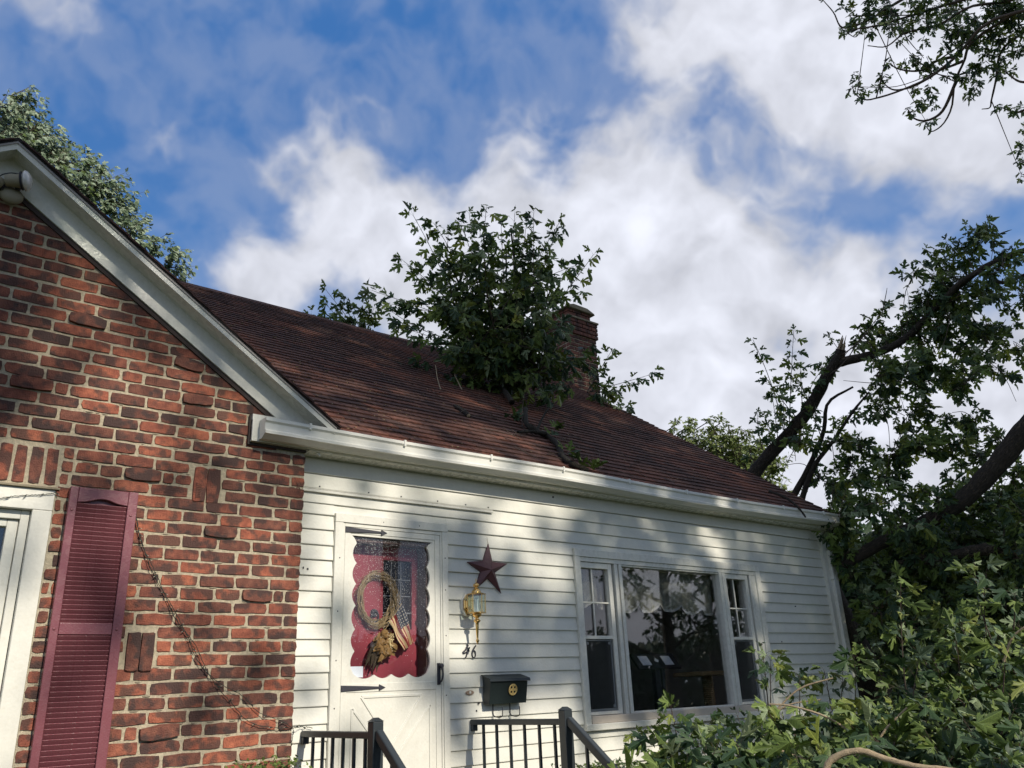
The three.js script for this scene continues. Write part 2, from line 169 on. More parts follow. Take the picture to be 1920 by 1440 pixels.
const TREE_CLUMPS=[[10,4.85,2.07,0.25,14],[10.04,4.8,1.73,0.22,11],[9.43,4.19,2.32,0.25,14],[9.69,4.27,1.38,0.25,14],[9.79,4.19,1.63,0.29,19],[10.34,4.27,1.79,0.29,19],[10.43,4.17,2.1,0.25,14],[10.03,4.13,0.84,0.25,14],[9.9,3.82,1.18,0.29,19],[10.43,3.89,1.34,0.33,24],[10.31,3.65,1.72,0.31,21],[9.84,3.82,0.63,0.16,6],[9.8,3.46,2.11,0.25,14],[9.05,3.3,0.84,0.25,14],[9.31,3.26,1.02,0.29,19],[9.75,3.23,1.18,0.33,24],[9.57,3.06,1.6,0.29,19],[10.58,3.46,1.63,0.22,11],[9.78,3.17,0.48,0.25,14],[10.03,3.02,0.67,0.29,19],[10.18,2.96,0.98,0.25,14],[10.42,2.84,1.3,0.18,7],[10.31,2.49,1.56,0.18,7],[8.73,2.67,-0.07,0.15,7],[9.55,2.98,-0.79,0.13,7],[9.59,3.82,-0.06,0.07,7],[9.45,3.99,0.62,0.09,5],[9.52,4.24,0.88,0.09,5],[9.71,4.59,1.24,0.12,5],[8.99,2.64,0.19,0.17,7],[9.96,2.76,0.01,0.22,11],[9.55,2.49,0.6,0.25,14],[9.48,2.38,1,0.25,14],[9.85,2.38,1.19,0.22,11],[10.56,2.42,1.2,0.22,11],[10.03,1.98,1.67,0.22,11],[9.81,3.19,-0.04,0.15,5],[10.6,4.04,1.63,0.22,11],[9.82,3.96,1.51,0.29,19],[9.66,3.51,1.1,0.29,19],[9.67,3.38,0.66,0.22,11],[9.83,4.98,1.99,0.13,5],[10,2.52,-0.14,0.25,14],[9.64,2.39,-0.4,0.19,8],[10.04,2.3,0.23,0.25,14],[9.22,2.07,-0.06,0.3,5],[8.85,1.87,0.36,0.3,5],[8.7,1.74,0.87,0.3,5],[10.55,2.09,0.18,0.3,5],[9.22,1.87,1.09,0.3,5],[10.06,1.98,1.09,0.3,5],[10.83,2.04,0.9,0.3,5],[10.07,1.79,1.44,0.3,5],[9.64,1.67,1.95,0.3,5],[8.48,1.65,0.38,0.3,5],[9.31,1.78,0.05,0.3,5],[9.26,1.77,0.45,0.3,5],[8.74,1.51,0.95,0.3,5],[9.1,1.51,1.12,0.3,5],[10.7,1.74,0.74,0.3,5],[9.78,1.62,1.29,0.3,5],[9.84,1.53,1.62,0.3,5],[9.27,1.46,1.97,0.3,5],[9.58,1.55,0.21,0.3,5],[10.53,1.63,0.03,0.3,10],[10.09,1.41,0.65,0.3,10],[10.04,1.34,0.95,0.3,10],[10.47,1.52,1.05,0.3,5],[10.38,1.35,1.27,0.3,10],[11,1.52,1.31,0.3,5],[9.16,1.1,0.44,0.3,10],[9.83,1.27,0.41,0.3,10],[9.17,1.17,0.95,0.3,10],[9.9,1.1,0.83,0.3,10],[10.96,1.18,0.66,0.3,10],[9.5,1.11,1.56,0.3,10],[9.36,1.04,1.78,0.3,10],[9.45,0.99,0.27,0.3,10],[9.41,0.96,0.53,0.3,10],[10.67,1.08,0.13,0.3,10],[10.15,0.95,0.67,0.3,10],[9.6,0.9,1.29,0.3,10],[9.99,0.89,1.28,0.3,10],[10.95,0.85,1.28,0.3,10],[8.66,0.66,0.57,0.3,10],[10.3,0.69,-0.01,0.3,10],[9.36,0.59,0.81,0.3,10],[9.94,0.75,0.71,0.3,10],[10.45,0.61,0.83,0.3,10],[10.03,0.59,1.26,0.3,10],[10.75,0.74,1.26,0.3,10],[9.8,0.56,-0.14,0.3,10],[8.91,0.5,0.72,0.3,10],[9.6,0.44,0.6,0.3,10],[8.95,0.39,1.1,0.3,10],[10.88,0.47,0.55,0.3,10],[10.05,0.34,1.19,0.3,10],[11.07,0.48,1.02,0.3,10],[9.13,0.25,0.27,0.3,10],[9.18,0.15,0.5,0.3,10],[9.61,0.25,0.46,0.3,10],[10.48,0.27,0.46,0.3,10],[9.44,0.18,1.17,0.3,10],[10.74,0.22,0.94,0.3,10],[10.67,0.22,1.11,0.3,10],[9.01,-0.08,0.53,0.3,10],[10.67,0.03,-0.03,0.3,10],[9.02,0.04,0.98,0.3,10],[10.7,-0.11,0.5,0.3,10],[10.91,-0.14,0.75,0.3,10],[11,-0.01,0.94,0.3,10],[8.74,1.63,0.12,0.1,4],[8.79,1.54,0.18,0.1,4],[8.74,1.78,0.17,0.1,4],[8.83,1.3,0.19,0.1,4],[8.88,1.06,0.21,0.1,4]];
const PILE_LEFT=[[3.9,-0.27,2.43,0.16,3]];
const PILE_RIGHT=[[5.97,0.23,2.57,0.16,3],[5.91,0.23,2.67,0.16,3],[5.41,0.17,3.06,0.16,3],[5.82,0.16,3.11,0.16,3],[5.31,0.14,2.82,0.16,3],[5.39,0.11,2.92,0.16,3],[5.36,0.07,3.01,0.16,3],[5.57,0.1,3.09,0.16,3],[5.48,0.05,3.26,0.16,3],[5.43,-0.01,2.54,0.16,3],[5.6,0.05,2.66,0.16,3],[5.32,-0.02,2.89,0.16,3],[5.6,0.02,2.96,0.16,3],[5.63,0,3.02,0.16,3],[5.3,0.01,3.31,0.16,3],[5.08,-0.09,2.56,0.16,3],[5.04,-0.06,2.75,0.16,3],[5.05,-0.06,2.84,0.16,3],[5.11,-0.08,2.94,0.16,3],[4.84,-0.1,3.16,0.16,3],[5.16,-0.12,3.2,0.16,3],[5.13,-0.1,3.28,0.16,3],[4.41,-0.18,2.65,0.16,3],[4.58,-0.16,2.67,0.16,3],[4.57,-0.14,2.79,0.16,3],[5.04,-0.19,2.75,0.16,3],[4.56,-0.18,3.04,0.16,3],[4.79,-0.18,3.08,0.16,3],[4.99,-0.18,3.14,0.16,3],[5.37,-0.17,3.12,0.16,3],[5.23,-0.19,3.27,0.16,3],[4.26,-0.24,2.42,0.16,3],[4.11,-0.25,2.67,0.16,3],[4.13,-0.23,2.77,0.16,3],[4.26,-0.22,2.8,0.16,3],[4.64,-0.23,2.76,0.16,3],[4.73,-0.24,2.86,0.16,3],[4.98,-0.24,2.86,0.16,3],[4.48,-0.22,3.18,0.16,3],[4.86,-0.28,3.15,0.16,3],[4.48,-0.23,3.4,0.16,3],[4.7,-0.26,3.43,0.16,3],[4.08,-0.29,2.58,0.16,3],[4.48,-0.3,2.42,0.16,3]];
const PILE_FRONT=[[4.16,-0.31,2.37,0.16,3],[3.93,-0.3,2.9,0.16,3],[4.26,-0.33,2.85,0.16,3],[4.2,-0.3,2.99,0.16,3],[4.14,-0.29,3.09,0.16,3],[4.53,-0.34,3.03,0.16,3],[4.31,-0.32,3.27,0.16,3],[4.72,-0.33,3.19,0.16,3],[4.69,-0.32,3.31,0.16,3],[4.89,-0.33,3.37,0.16,3],[3.79,-0.39,2.2,0.16,3],[3.68,-0.39,2.4,0.16,3],[4.01,-0.4,2.32,0.16,3],[3.89,-0.39,2.51,0.16,3],[4.05,-0.37,2.54,0.16,3],[3.72,-0.38,2.84,0.16,3],[4.35,-0.39,2.59,0.16,3],[3.86,-0.34,3.01,0.16,3],[4.19,-0.4,2.92,0.16,3],[3.9,-0.37,3.23,0.16,3],[4.46,-0.4,3.06,0.16,3],[3.95,-0.37,3.4,0.16,3],[4.55,-0.43,3.25,0.16,3],[4.13,-0.35,3.48,0.16,3],[4.53,-0.42,3.42,0.16,3],[3.32,-0.4,2.27,0.16,3],[3.36,-0.39,2.35,0.16,3],[3.4,-0.43,2.44,0.16,3],[3.51,-0.45,2.49,0.16,3],[3.37,-0.41,2.76,0.16,3],[3.86,-0.45,2.52,0.16,3],[3.74,-0.45,2.71,0.16,3],[3.5,-0.42,2.97,0.16,3],[3.61,-0.39,3.06,0.16,3],[4.15,-0.48,2.82,0.16,3],[3.93,-0.44,3.04,0.16,3],[4.04,-0.43,3.15,0.16,3],[3.83,-0.43,3.32,0.16,3],[3.93,-0.41,3.41,0.16,3],[3.86,-0.41,3.52,0.16,3],[4.39,-0.44,3.4,0.16,3],[4.22,-0.46,3.55,0.16,3],[2.8,-0.45,2.42,0.16,3],[3.05,-0.44,2.37,0.16,3],[3.14,-0.49,2.37,0.16,3],[3.07,-0.47,2.57,0.16,3],[3.46,-0.5,2.39,0.16,3],[3.3,-0.48,2.67,0.16,3],[3.68,-0.5,2.49,0.16,3],[3.29,-0.47,2.9,0.16,3],[3.57,-0.5,2.82,0.16,3],[3.83,-0.52,2.75,0.16,3],[3.58,-0.46,3.03,0.16,3],[3.45,-0.47,3.22,0.16,3],[3.67,-0.47,3.18,0.16,3],[3.73,-0.46,3.27,0.16,3],[3.9,-0.52,3.26,0.16,3],[3.54,-0.47,3.51,0.16,3],[4.02,-0.52,3.41,0.16,3],[3.75,-0.46,3.63,0.16,3],[3.83,-0.45,3.69,0.16,3]];
const PILE_SHOOTS=[[4.65,-0.2,1.83,4.58,0.19,1.9],[4.57,-0.21,1.9,4.52,0.11,1.99],[4.8,-0.1,2.65,4.73,0.48,2.78],[5.19,0.16,3.01,5.07,0.56,3.06],[5.09,0.19,3.03,5,0.5,3.14],[5.28,0.09,2.72,5.18,0.33,2.78],[4.95,0.2,3.23,4.86,0.4,3.32],[5.11,-0.19,1.98,5.02,0.05,2.03],[5.14,-0.19,2.03,5.08,0.06,2.13],[4.66,-0.2,2.39,4.6,0.1,2.49],[4.06,-0.34,1.58,3.98,-0.13,1.63],[4.29,-0.44,1.7,4.2,-0.23,1.74],[4.39,-0.45,1.83,4.3,-0.19,1.86],[3.82,-0.41,1.62,3.69,-0.27,1.61],[4.58,-0.22,2.09,4.52,0.01,2.17],[4.93,-0.1,2.46,4.83,0.12,2.49],[4.54,-0.1,3.27,4.47,0.14,3.38],[4.74,-0.08,2.98,4.66,0.19,3.05]];
const PILE_STEMS=[
  [3.26, -0.42, 3.02, 3.29, -0.32, 3.05, 3.35, -0.28, 3.15, 3.4, -0.31, 3.23, 3.45, -0.34, 3.33, 3.51, -0.36, 3.46, 3.57, -0.44, 3.62] ,
  [3.99, -0.34, 2.86, 3.91, -0.19, 2.71, 3.81, -0.12, 2.55, 3.76, -0.11, 2.47] ,
  [4.26, -0.17, 2.14, 4.35, -0.05, 2.27, 4.45, 0.0, 2.43] ,
  [4.25, -0.18, 2.13, 4.31, -0.13, 2.22, 4.41, -0.11, 2.36] ,
  [3.57, -0.29, 2.57, 3.64, -0.34, 2.68, 3.7, -0.39, 2.77] ,
  [3.82, -0.3, 2.96, 3.85, -0.23, 3.01, 3.91, -0.14, 3.1] ,
  [4.46, 0.04, 3.34, 4.48, 0.15, 3.4, 4.5, 0.2, 3.47] ,
];
const OVER_TWIGS=[
  [5.83, 4.46, 4.08, 5.75, 4.5, 3.87, 5.67, 4.55, 3.7, 5.63, 4.53, 3.48, 5.54, 4.56, 3.27, 5.52, 4.53, 3.13, 5.44, 4.57, 3.03] ,
  [5.65, 4.22, 4.09, 5.56, 4.26, 3.79, 5.58, 4.16, 3.56, 5.56, 4.1, 3.38, 5.55, 4.09, 3.32, 5.48, 4.08, 3.11, 5.44, 4.09, 3.0, 5.41, 4.1, 2.94, 5.36, 4.14, 2.9, 5.31, 4.2, 2.9] ,
  [5.83, 4.42, 3.91, 5.81, 4.36, 3.59, 5.84, 4.28, 3.52, 5.88, 4.18, 3.41, 5.96, 4.03, 3.31, 5.98, 3.95, 3.21, 5.97, 3.94, 3.13, 5.94, 3.97, 3.12] ,
  [6.18, 4.49, 3.92, 6.17, 4.43, 3.69, 6.26, 4.27, 3.57, 6.31, 4.16, 3.49, 6.33, 4.12, 3.46, 6.31, 4.13, 3.41] ,
  [5.61, 4.91, 3.38, 5.57, 4.89, 3.2, 5.52, 4.86, 3.01, 5.45, 4.88, 2.87, 5.36, 4.98, 2.87, 5.27, 5.07, 2.85] ,
  [5.82, 4.59, 3.95, 5.7, 4.66, 3.67, 5.58, 4.7, 3.35, 5.47, 4.72, 3.11, 5.4, 4.75, 2.97, 5.38, 4.74, 2.92] ,
  [5.95, 4.43, 3.45, 5.9, 4.45, 3.33, 5.87, 4.43, 3.2, 5.78, 4.5, 3.07, 5.74, 4.54, 3.05] ,
  [5.88, 4.31, 3.5, 5.86, 4.31, 3.42, 5.84, 4.31, 3.35, 5.83, 4.29, 3.27] ,
  [5.95, 3.89, 3.9, 5.91, 3.92, 3.8, 5.83, 4.02, 3.74] ,
  [6.32, 3.95, 3.73, 6.3, 3.95, 3.63, 6.24, 4.01, 3.56] ,
  [5.89, 4.19, 3.42, 5.94, 4.03, 3.24, 5.92, 4.02, 3.13, 5.87, 4.06, 3.07, 5.82, 4.13, 3.06] ,
  [6.51, 3.86, 3.76, 6.5, 3.84, 3.65, 6.47, 3.88, 3.6] ,
  [6.69, 3.81, 3.7, 6.66, 3.81, 3.57, 6.64, 3.82, 3.5] ,
  [6.41, 3.53, 3.73, 6.38, 3.53, 3.62, 6.34, 3.57, 3.55] ,
  [6.54, 3.51, 3.68, 6.51, 3.51, 3.55, 6.48, 3.54, 3.5] ,
  [6.01, 4.43, 3.23, 5.97, 4.41, 3.07, 5.91, 4.43, 2.96, 5.83, 4.52, 2.91] ,
];
const OVER_CLUMPS=[[5.21,4.82,2.96,0.046,3],[5.13,4.66,3.07,0.063,5],[5.34,5.1,2.84,0.035,2],[5.64,5.02,2.88,0.052,3],[5.62,4.9,2.92,0.052,3],[5.5,4.89,2.86,0.029,1],[5.67,4.99,2.98,0.081,8],[5.55,4.91,3.1,0.104,14],[5.57,4.88,3.22,0.127,20],[5.51,4.69,3.34,0.127,20],[5.39,4.56,3.22,0.069,6],[5.56,4.8,3.04,0.046,3],[5.32,4.39,3.46,0.104,14],[5.56,4.64,3.5,0.127,20],[5.89,4.82,3.5,0.127,20],[5.74,4.79,3.22,0.092,11],[5.88,4.6,3.57,0.104,14],[5.6,4.4,3.74,0.127,20],[5.82,4.39,3.73,0.127,20],[5.84,4.46,3.84,0.138,24],[6.06,4.44,3.84,0.127,20],[5.9,4.28,3.8,0.092,11],[5.98,4.55,3.56,0.092,11],[6.23,4.65,3.55,0.081,8],[5.56,4.28,3.58,0.081,8],[5.74,4.61,3.05,0.052,3],[5.91,4.63,3.11,0.075,7],[5.68,4.37,3.31,0.069,6],[5.75,4.4,3.22,0.046,3],[6.19,4.64,3.19,0.081,8],[5.48,4.12,3.53,0.069,6],[5.8,4.5,3.39,0.046,3],[5.43,4.35,3.42,0.046,3],[5.75,4.67,2.73,0.04,2],[5.93,4.71,2.72,0.052,3],[5.6,4.44,2.77,0.04,2],[5.33,4.15,2.92,0.035,2],[5.72,4.41,2.83,0.029,1],[5.71,4.43,2.95,0.052,3],[5.88,4.51,2.96,0.046,3],[5.7,4.36,2.9,0.029,1],[5.95,4.35,3.12,0.035,2],[6.15,4.42,3.12,0.058,4],[5.96,4.19,3.25,0.058,4],[5.82,4.15,3.17,0.04,2],[6.31,4.38,3.07,0.052,3],[5.7,3.98,3.21,0.046,3],[6.03,4.26,2.99,0.029,1],[5.83,4.06,3.09,0.023,1],[6.19,4.2,3.04,0.046,3],[5.7,3.84,3.25,0.023,1],[6.32,4.55,3.36,0.058,4],[5.86,4.14,3.5,0.058,4],[5.63,3.98,3.61,0.058,4],[5.82,4.1,3.61,0.063,5],[5.89,4.15,3.44,0.035,2],[5.62,3.91,3.61,0.046,3],[5.91,4.23,3.61,0.069,6],[5.92,4.23,3.67,0.069,6],[6.19,4.34,3.66,0.069,6],[5.94,4.13,3.81,0.092,11],[5.88,4.02,3.7,0.029,1],[5.87,3.99,3.8,0.04,2],[6.23,4.26,3.38,0.023,1],[6.39,4.38,3.39,0.023,1],[6.2,3.98,3.57,0.029,1],[5.98,3.78,3.69,0.021,1],[6.49,4.06,3.62,0.025,1],[6.21,3.73,3.65,0.021,1],[6.09,3.56,3.64,0.021,1],[6.04,3.48,3.64,0.016,1],[6.62,3.74,3.49,0.04,2],[6.69,3.66,3.44,0.032,1],[6,4.36,3.32,0.029,1],[5.8,4.52,3.82,0.127,20],[5.96,4.51,3.95,0.127,20],[5.19,4.67,3.25,0.092,11],[6.04,4.95,3.53,0.115,17]];
const LEFT_TREE_CLUMPS=[[0.93,14.54,-16.06,0.51,35],[1.11,15.15,-16.32,0.42,24],[1.47,15.22,-16.69,0.37,19],[1.24,14.67,-17.07,0.76,78],[1.75,14.32,-16.43,0.59,47],[1.36,13.67,-16.47,0.85,96],[1.99,13.99,-16.82,0.68,62],[2.44,13.43,-16.12,0.68,62],[3.1,14.18,-17.25,0.51,35],[3.11,13.95,-16.25,0.3,12],[2.83,13.74,-17.6,0.85,96],[3.31,13.28,-16.44,0.76,78],[3.45,13.93,-16.26,0.25,9],[3.76,12.98,-16.51,0.68,62],[4.29,12.86,-16.89,0.42,24],[3.84,12.29,-16.74,0.68,62],[4.37,12.09,-16.32,0.59,47],[4.86,13.18,-17.28,0.24,8],[4.69,12,-16.96,0.51,35],[5.08,12.24,-16.65,0.42,24],[5.6,12.18,-16.69,0.34,15],[5.62,12.06,-17.17,0.47,30],[6.03,11.94,-17.01,0.3,12],[6.13,11.84,-17.52,0.34,15],[5.66,11.79,-17.72,0.42,24],[3.02,14.06,-16.21,0.27,10],[3.89,14.19,-17.34,0.24,8],[0.85,14.59,-17.23,0.85,96],[0.74,13.01,-16.35,1.01,138],[2.36,14.5,-17.12,0.51,35]];
const BUSH_CLUMPS=[[14.49,5.63,-6.64,0.12,6],[14.42,5.69,-6.44,0.1,4],[14.01,5.33,-5.84,0.2,16],[14.82,5.31,-6.21,0.27,30],[14.51,5.6,-6.06,0.12,6],[14.27,5.11,-5.34,0.25,25],[14.48,5.02,-5.09,0.27,30],[15.23,5.07,-6.03,0.31,39],[15.23,4.92,-5.46,0.31,39],[15.02,4.65,-4.99,0.31,39],[14.75,5.06,-4.87,0.19,14],[15.03,4.76,-4.7,0.22,20],[14.36,5.48,-5.5,0.12,6],[15.64,4.45,-5.33,0.31,39],[14.95,4.5,-5.39,0.31,39],[14.02,5.11,-5.95,0.17,12],[15.95,4.56,-5.1,0.31,39],[15.03,5.59,-5.71,0.15,9]];
const SKY_BLOBS=[[0.317,0.583,-0.748,0.0607,0.9],[0.37,0.521,-0.769,0.0748,0.7],[0.445,0.525,-0.725,0.0696,0.7],[0.501,0.572,-0.65,0.0756,0.7],[0.517,0.623,-0.587,0.0495,0.45],[0.638,0.515,-0.572,0.1267,0.8],[0.774,0.384,-0.504,0.1622,1],[0.692,0.412,-0.593,0.1281,0.8],[0.705,0.621,-0.343,0.1382,0.9],[0.81,0.52,-0.271,0.1399,0.8],[0.787,0.576,-0.22,0.108,0.8],[0.611,0.672,-0.419,0.0704,0.8],[0.649,0.583,-0.489,0.0553,0.6],[0.294,0.481,-0.826,0.0428,0.75],[0.346,0.45,-0.823,0.0436,0.7],[0.86,0.363,-0.359,0.1052,0.6],[0.38,0.615,-0.691,0.0275,0.3],[0.392,0.625,-0.675,0.0245,0.2],[0.286,0.665,-0.69,0.0323,0.4],[0.26,0.65,-0.714,0.0234,0.2],[0.055,0.648,-0.76,0.0579,0.6],[0.743,0.539,-0.397,0.0269,0.4],[0.181,0.592,-0.786,0.023,0.25],[0.197,0.574,-0.795,0.0174,0.15],[0.119,0.611,-0.782,0.1106,-0.7],[0.215,0.548,-0.809,0.0882,-0.7],[0.357,0.67,-0.651,0.1015,-0.7],[0.546,0.654,-0.524,0.0667,-1.1],[0.455,0.599,-0.659,0.0436,-1.3],[0.417,0.581,-0.699,0.0249,-0.5],[0.673,0.593,-0.441,0.0483,-1.9],[0.75,0.334,-0.571,0.0952,0.7],[0.662,0.393,-0.638,0.0775,0.6],[0.722,0.554,-0.414,0.036,-1],[0.77,0.508,-0.386,0.0596,-1.5],[0.811,0.478,-0.339,0.0408,-1.1],[0.864,0.434,-0.255,0.0498,-1.4],[0.287,0.523,-0.803,0.0365,-0.5],[0.394,0.434,-0.81,0.0348,-0.4],[0.848,0.396,-0.352,0.0292,-0.4],[0.696,0.55,-0.462,0.0245,-0.5],[0.569,0.568,-0.595,0.0252,-0.1],[0.453,0.677,-0.58,0.0904,-0.5],[0.889,0.38,-0.257,0.0331,-0.3],[0.813,0.402,-0.42,0.0483,0.3],[0.052,0.61,-0.791,0.0319,-0.3]];
//SKYFN
const bil = (x, y, z, n) => { let s = 0, a = 0.5; for (let i = 0; i < n; i++) { s += a * (0.42 - 1.5 * Math.abs(noise.noise(x, y, z))); x = x * 2.05 + 1.7; y = y * 2.07 + 5.3; z = z * 2.03; a *= 0.52; } return s; }; // rounded, billowy
function skyColor(x, y, z) {
  const wx = fbm(x * 7 + 9, y * 7, z * 7, 5) * 0.065, wy = fbm(x * 7, y * 7 + 17, z * 7, 5) * 0.065;
  let X = x + wx * 0.6, Y = y + wy, Z = z - wx * 0.6; const q0 = 1 / Math.hypot(X, Y, Z); X *= q0; Y *= q0; Z *= q0;
  let sum = 0, near = 0;
  for (const b of SKY_BLOBS) { const dot = X * b[0] + Y * b[1] + Z * b[2]; if (dot < 0.8) continue; const q = (2 - 2 * dot) / (b[3] * b[3]); if (q < 9) { const g = Math.exp(-q * 0.75); sum += b[4] * g; near += g; } }
  const big = fbm(x * 2.2 + 40, y * 3.2, z * 2.2 + 8, 3) * 1.5, w0 = 0.25, bias = (sum + w0 * (big + 0.15)) / (near + w0) + 0.12 * big;
  const n = bil(X * 4.5 + 5, Y * 5.5, Z * 4.5, 6), fine = fbm(X * 22, Y * 22 + 4, Z * 22, 5), puff = bil(X * 15, Y * 15 + 2, Z * 15, 5);
  const den = bias * 0.80 + n * 0.50 + puff * 0.34 + fine * 0.20;
  const body = sstep(0.0, 0.46, den), veil = 0.22 * sstep(-0.75, 0.25, bias * 0.7 + n * 0.5 + fine * 1.1 + 0.3 * fbm(x * 9 + y * 4, y * 3, z * 9, 4));
  const a = 1 - (1 - body) * (1 - veil);
  const lump = bil(X * 7 + 3, (Y + 0.025) * 8, Z * 7, 5) - bil(X * 7 + 3, Y * 8, Z * 7, 5); // lit from above, greyer below
  const L = 0.50 + 0.18 * sstep(0.15, 0.95, den) - 0.25 * Math.max(-0.35, Math.min(0.35, lump)) * body - 0.08 * sstep(0.1, 0.5, fbm(x * 4 + 70, y * 7, z * 4, 4) + 0.25) * sstep(0.5, 1.0, den);
  const t = sstep(0.05, 0.66, y), hz = Math.exp(-Math.max(0, y) * 9);
  const br = lerp(0.130, 0.042, t) + 0.30 * hz, bg = lerp(0.285, 0.138, t) + 0.26 * hz, bb = lerp(0.575, 0.365, t) + 0.10 * hz;
  return [lerp(br, L * 0.97, a), lerp(bg, L, a), lerp(bb, L * 1.115, a)];
}
//ENDFN
{
  const W = 3072, H = 1536, d = new Float32Array(W * H * 4);
  for (let row = 0; row < H; row++) {
    const el = ((row + 0.5) / H - 0.5) * Math.PI, y = Math.sin(el), ce = Math.cos(el);
    for (let col = 0; col < W; col++) {
      const i = (row * W + col) * 4; d[i + 3] = 1;
      if (y < -0.02) { d[i] = 0.2; d[i + 1] = 0.22; d[i + 2] = 0.22; continue; }
      const az = ((col + 0.5) / W - 0.5) * 2 * Math.PI, c = skyColor(Math.cos(az) * ce, y, Math.sin(az) * ce); d[i] = c[0]; d[i + 1] = c[1]; d[i + 2] = c[2];
    }
  }
  const t = new THREE.DataTexture(d, W, H, THREE.RGBAFormat, THREE.FloatType); t.mapping = THREE.EquirectangularReflectionMapping; t.magFilter = THREE.LinearFilter; t.needsUpdate = true;
  scene.background = t; scene.environment = t;
}

// ---------------------------------------------------------------- ground
{
  const g = new THREE.PlaneGeometry(300, 300, 1, 1); g.rotateX(-Math.PI / 2); g.translate(0, -1.55, 0);
  const p = g.attributes.position, uv = new Float32Array(p.count * 2); for (let i = 0; i < p.count; i++) { uv[2 * i] = p.getX(i); uv[2 * i + 1] = p.getZ(i); }
  g.setAttribute('uv', new THREE.BufferAttribute(uv, 2));
  const m = new THREE.Mesh(g, M.grass); m.name = 'lawn'; m.receiveShadow = true; m.userData.kind = 'structure'; scene.add(m);
}
// which things show largest in the photograph: the share of the picture a point takes
camera.updateMatrixWorld(true); camera.updateProjectionMatrix();
const toEye = camera.matrixWorldInverse, toFilm = camera.projectionMatrix, tmp = V(0, 0, 0);
function inView(p, margin = 0.04) { tmp.copy(p).applyMatrix4(toEye); const dz = -tmp.z; if (dz <= 0.1) return 0; tmp.applyMatrix4(toFilm); return Math.abs(tmp.x) < 1 + margin && Math.abs(tmp.y) < 1 + margin ? 1 / dz : 0; }

// ---------------------------------------------------------------- the house
const house = thing('house', 'white sided cottage with a red brick gable, maroon shutter and dark red shingle roof', 'house');
const RIGHT = 8.745, BRICK_R = 2.305, APEX = 0.335;
const gableY = (x) => 2.193 - 0.67 * (Math.abs(x - APEX) + APEX - 1.45);   // lower edge of the rake frieze
const roofY = (z) => 1.86 - 0.70 * z;

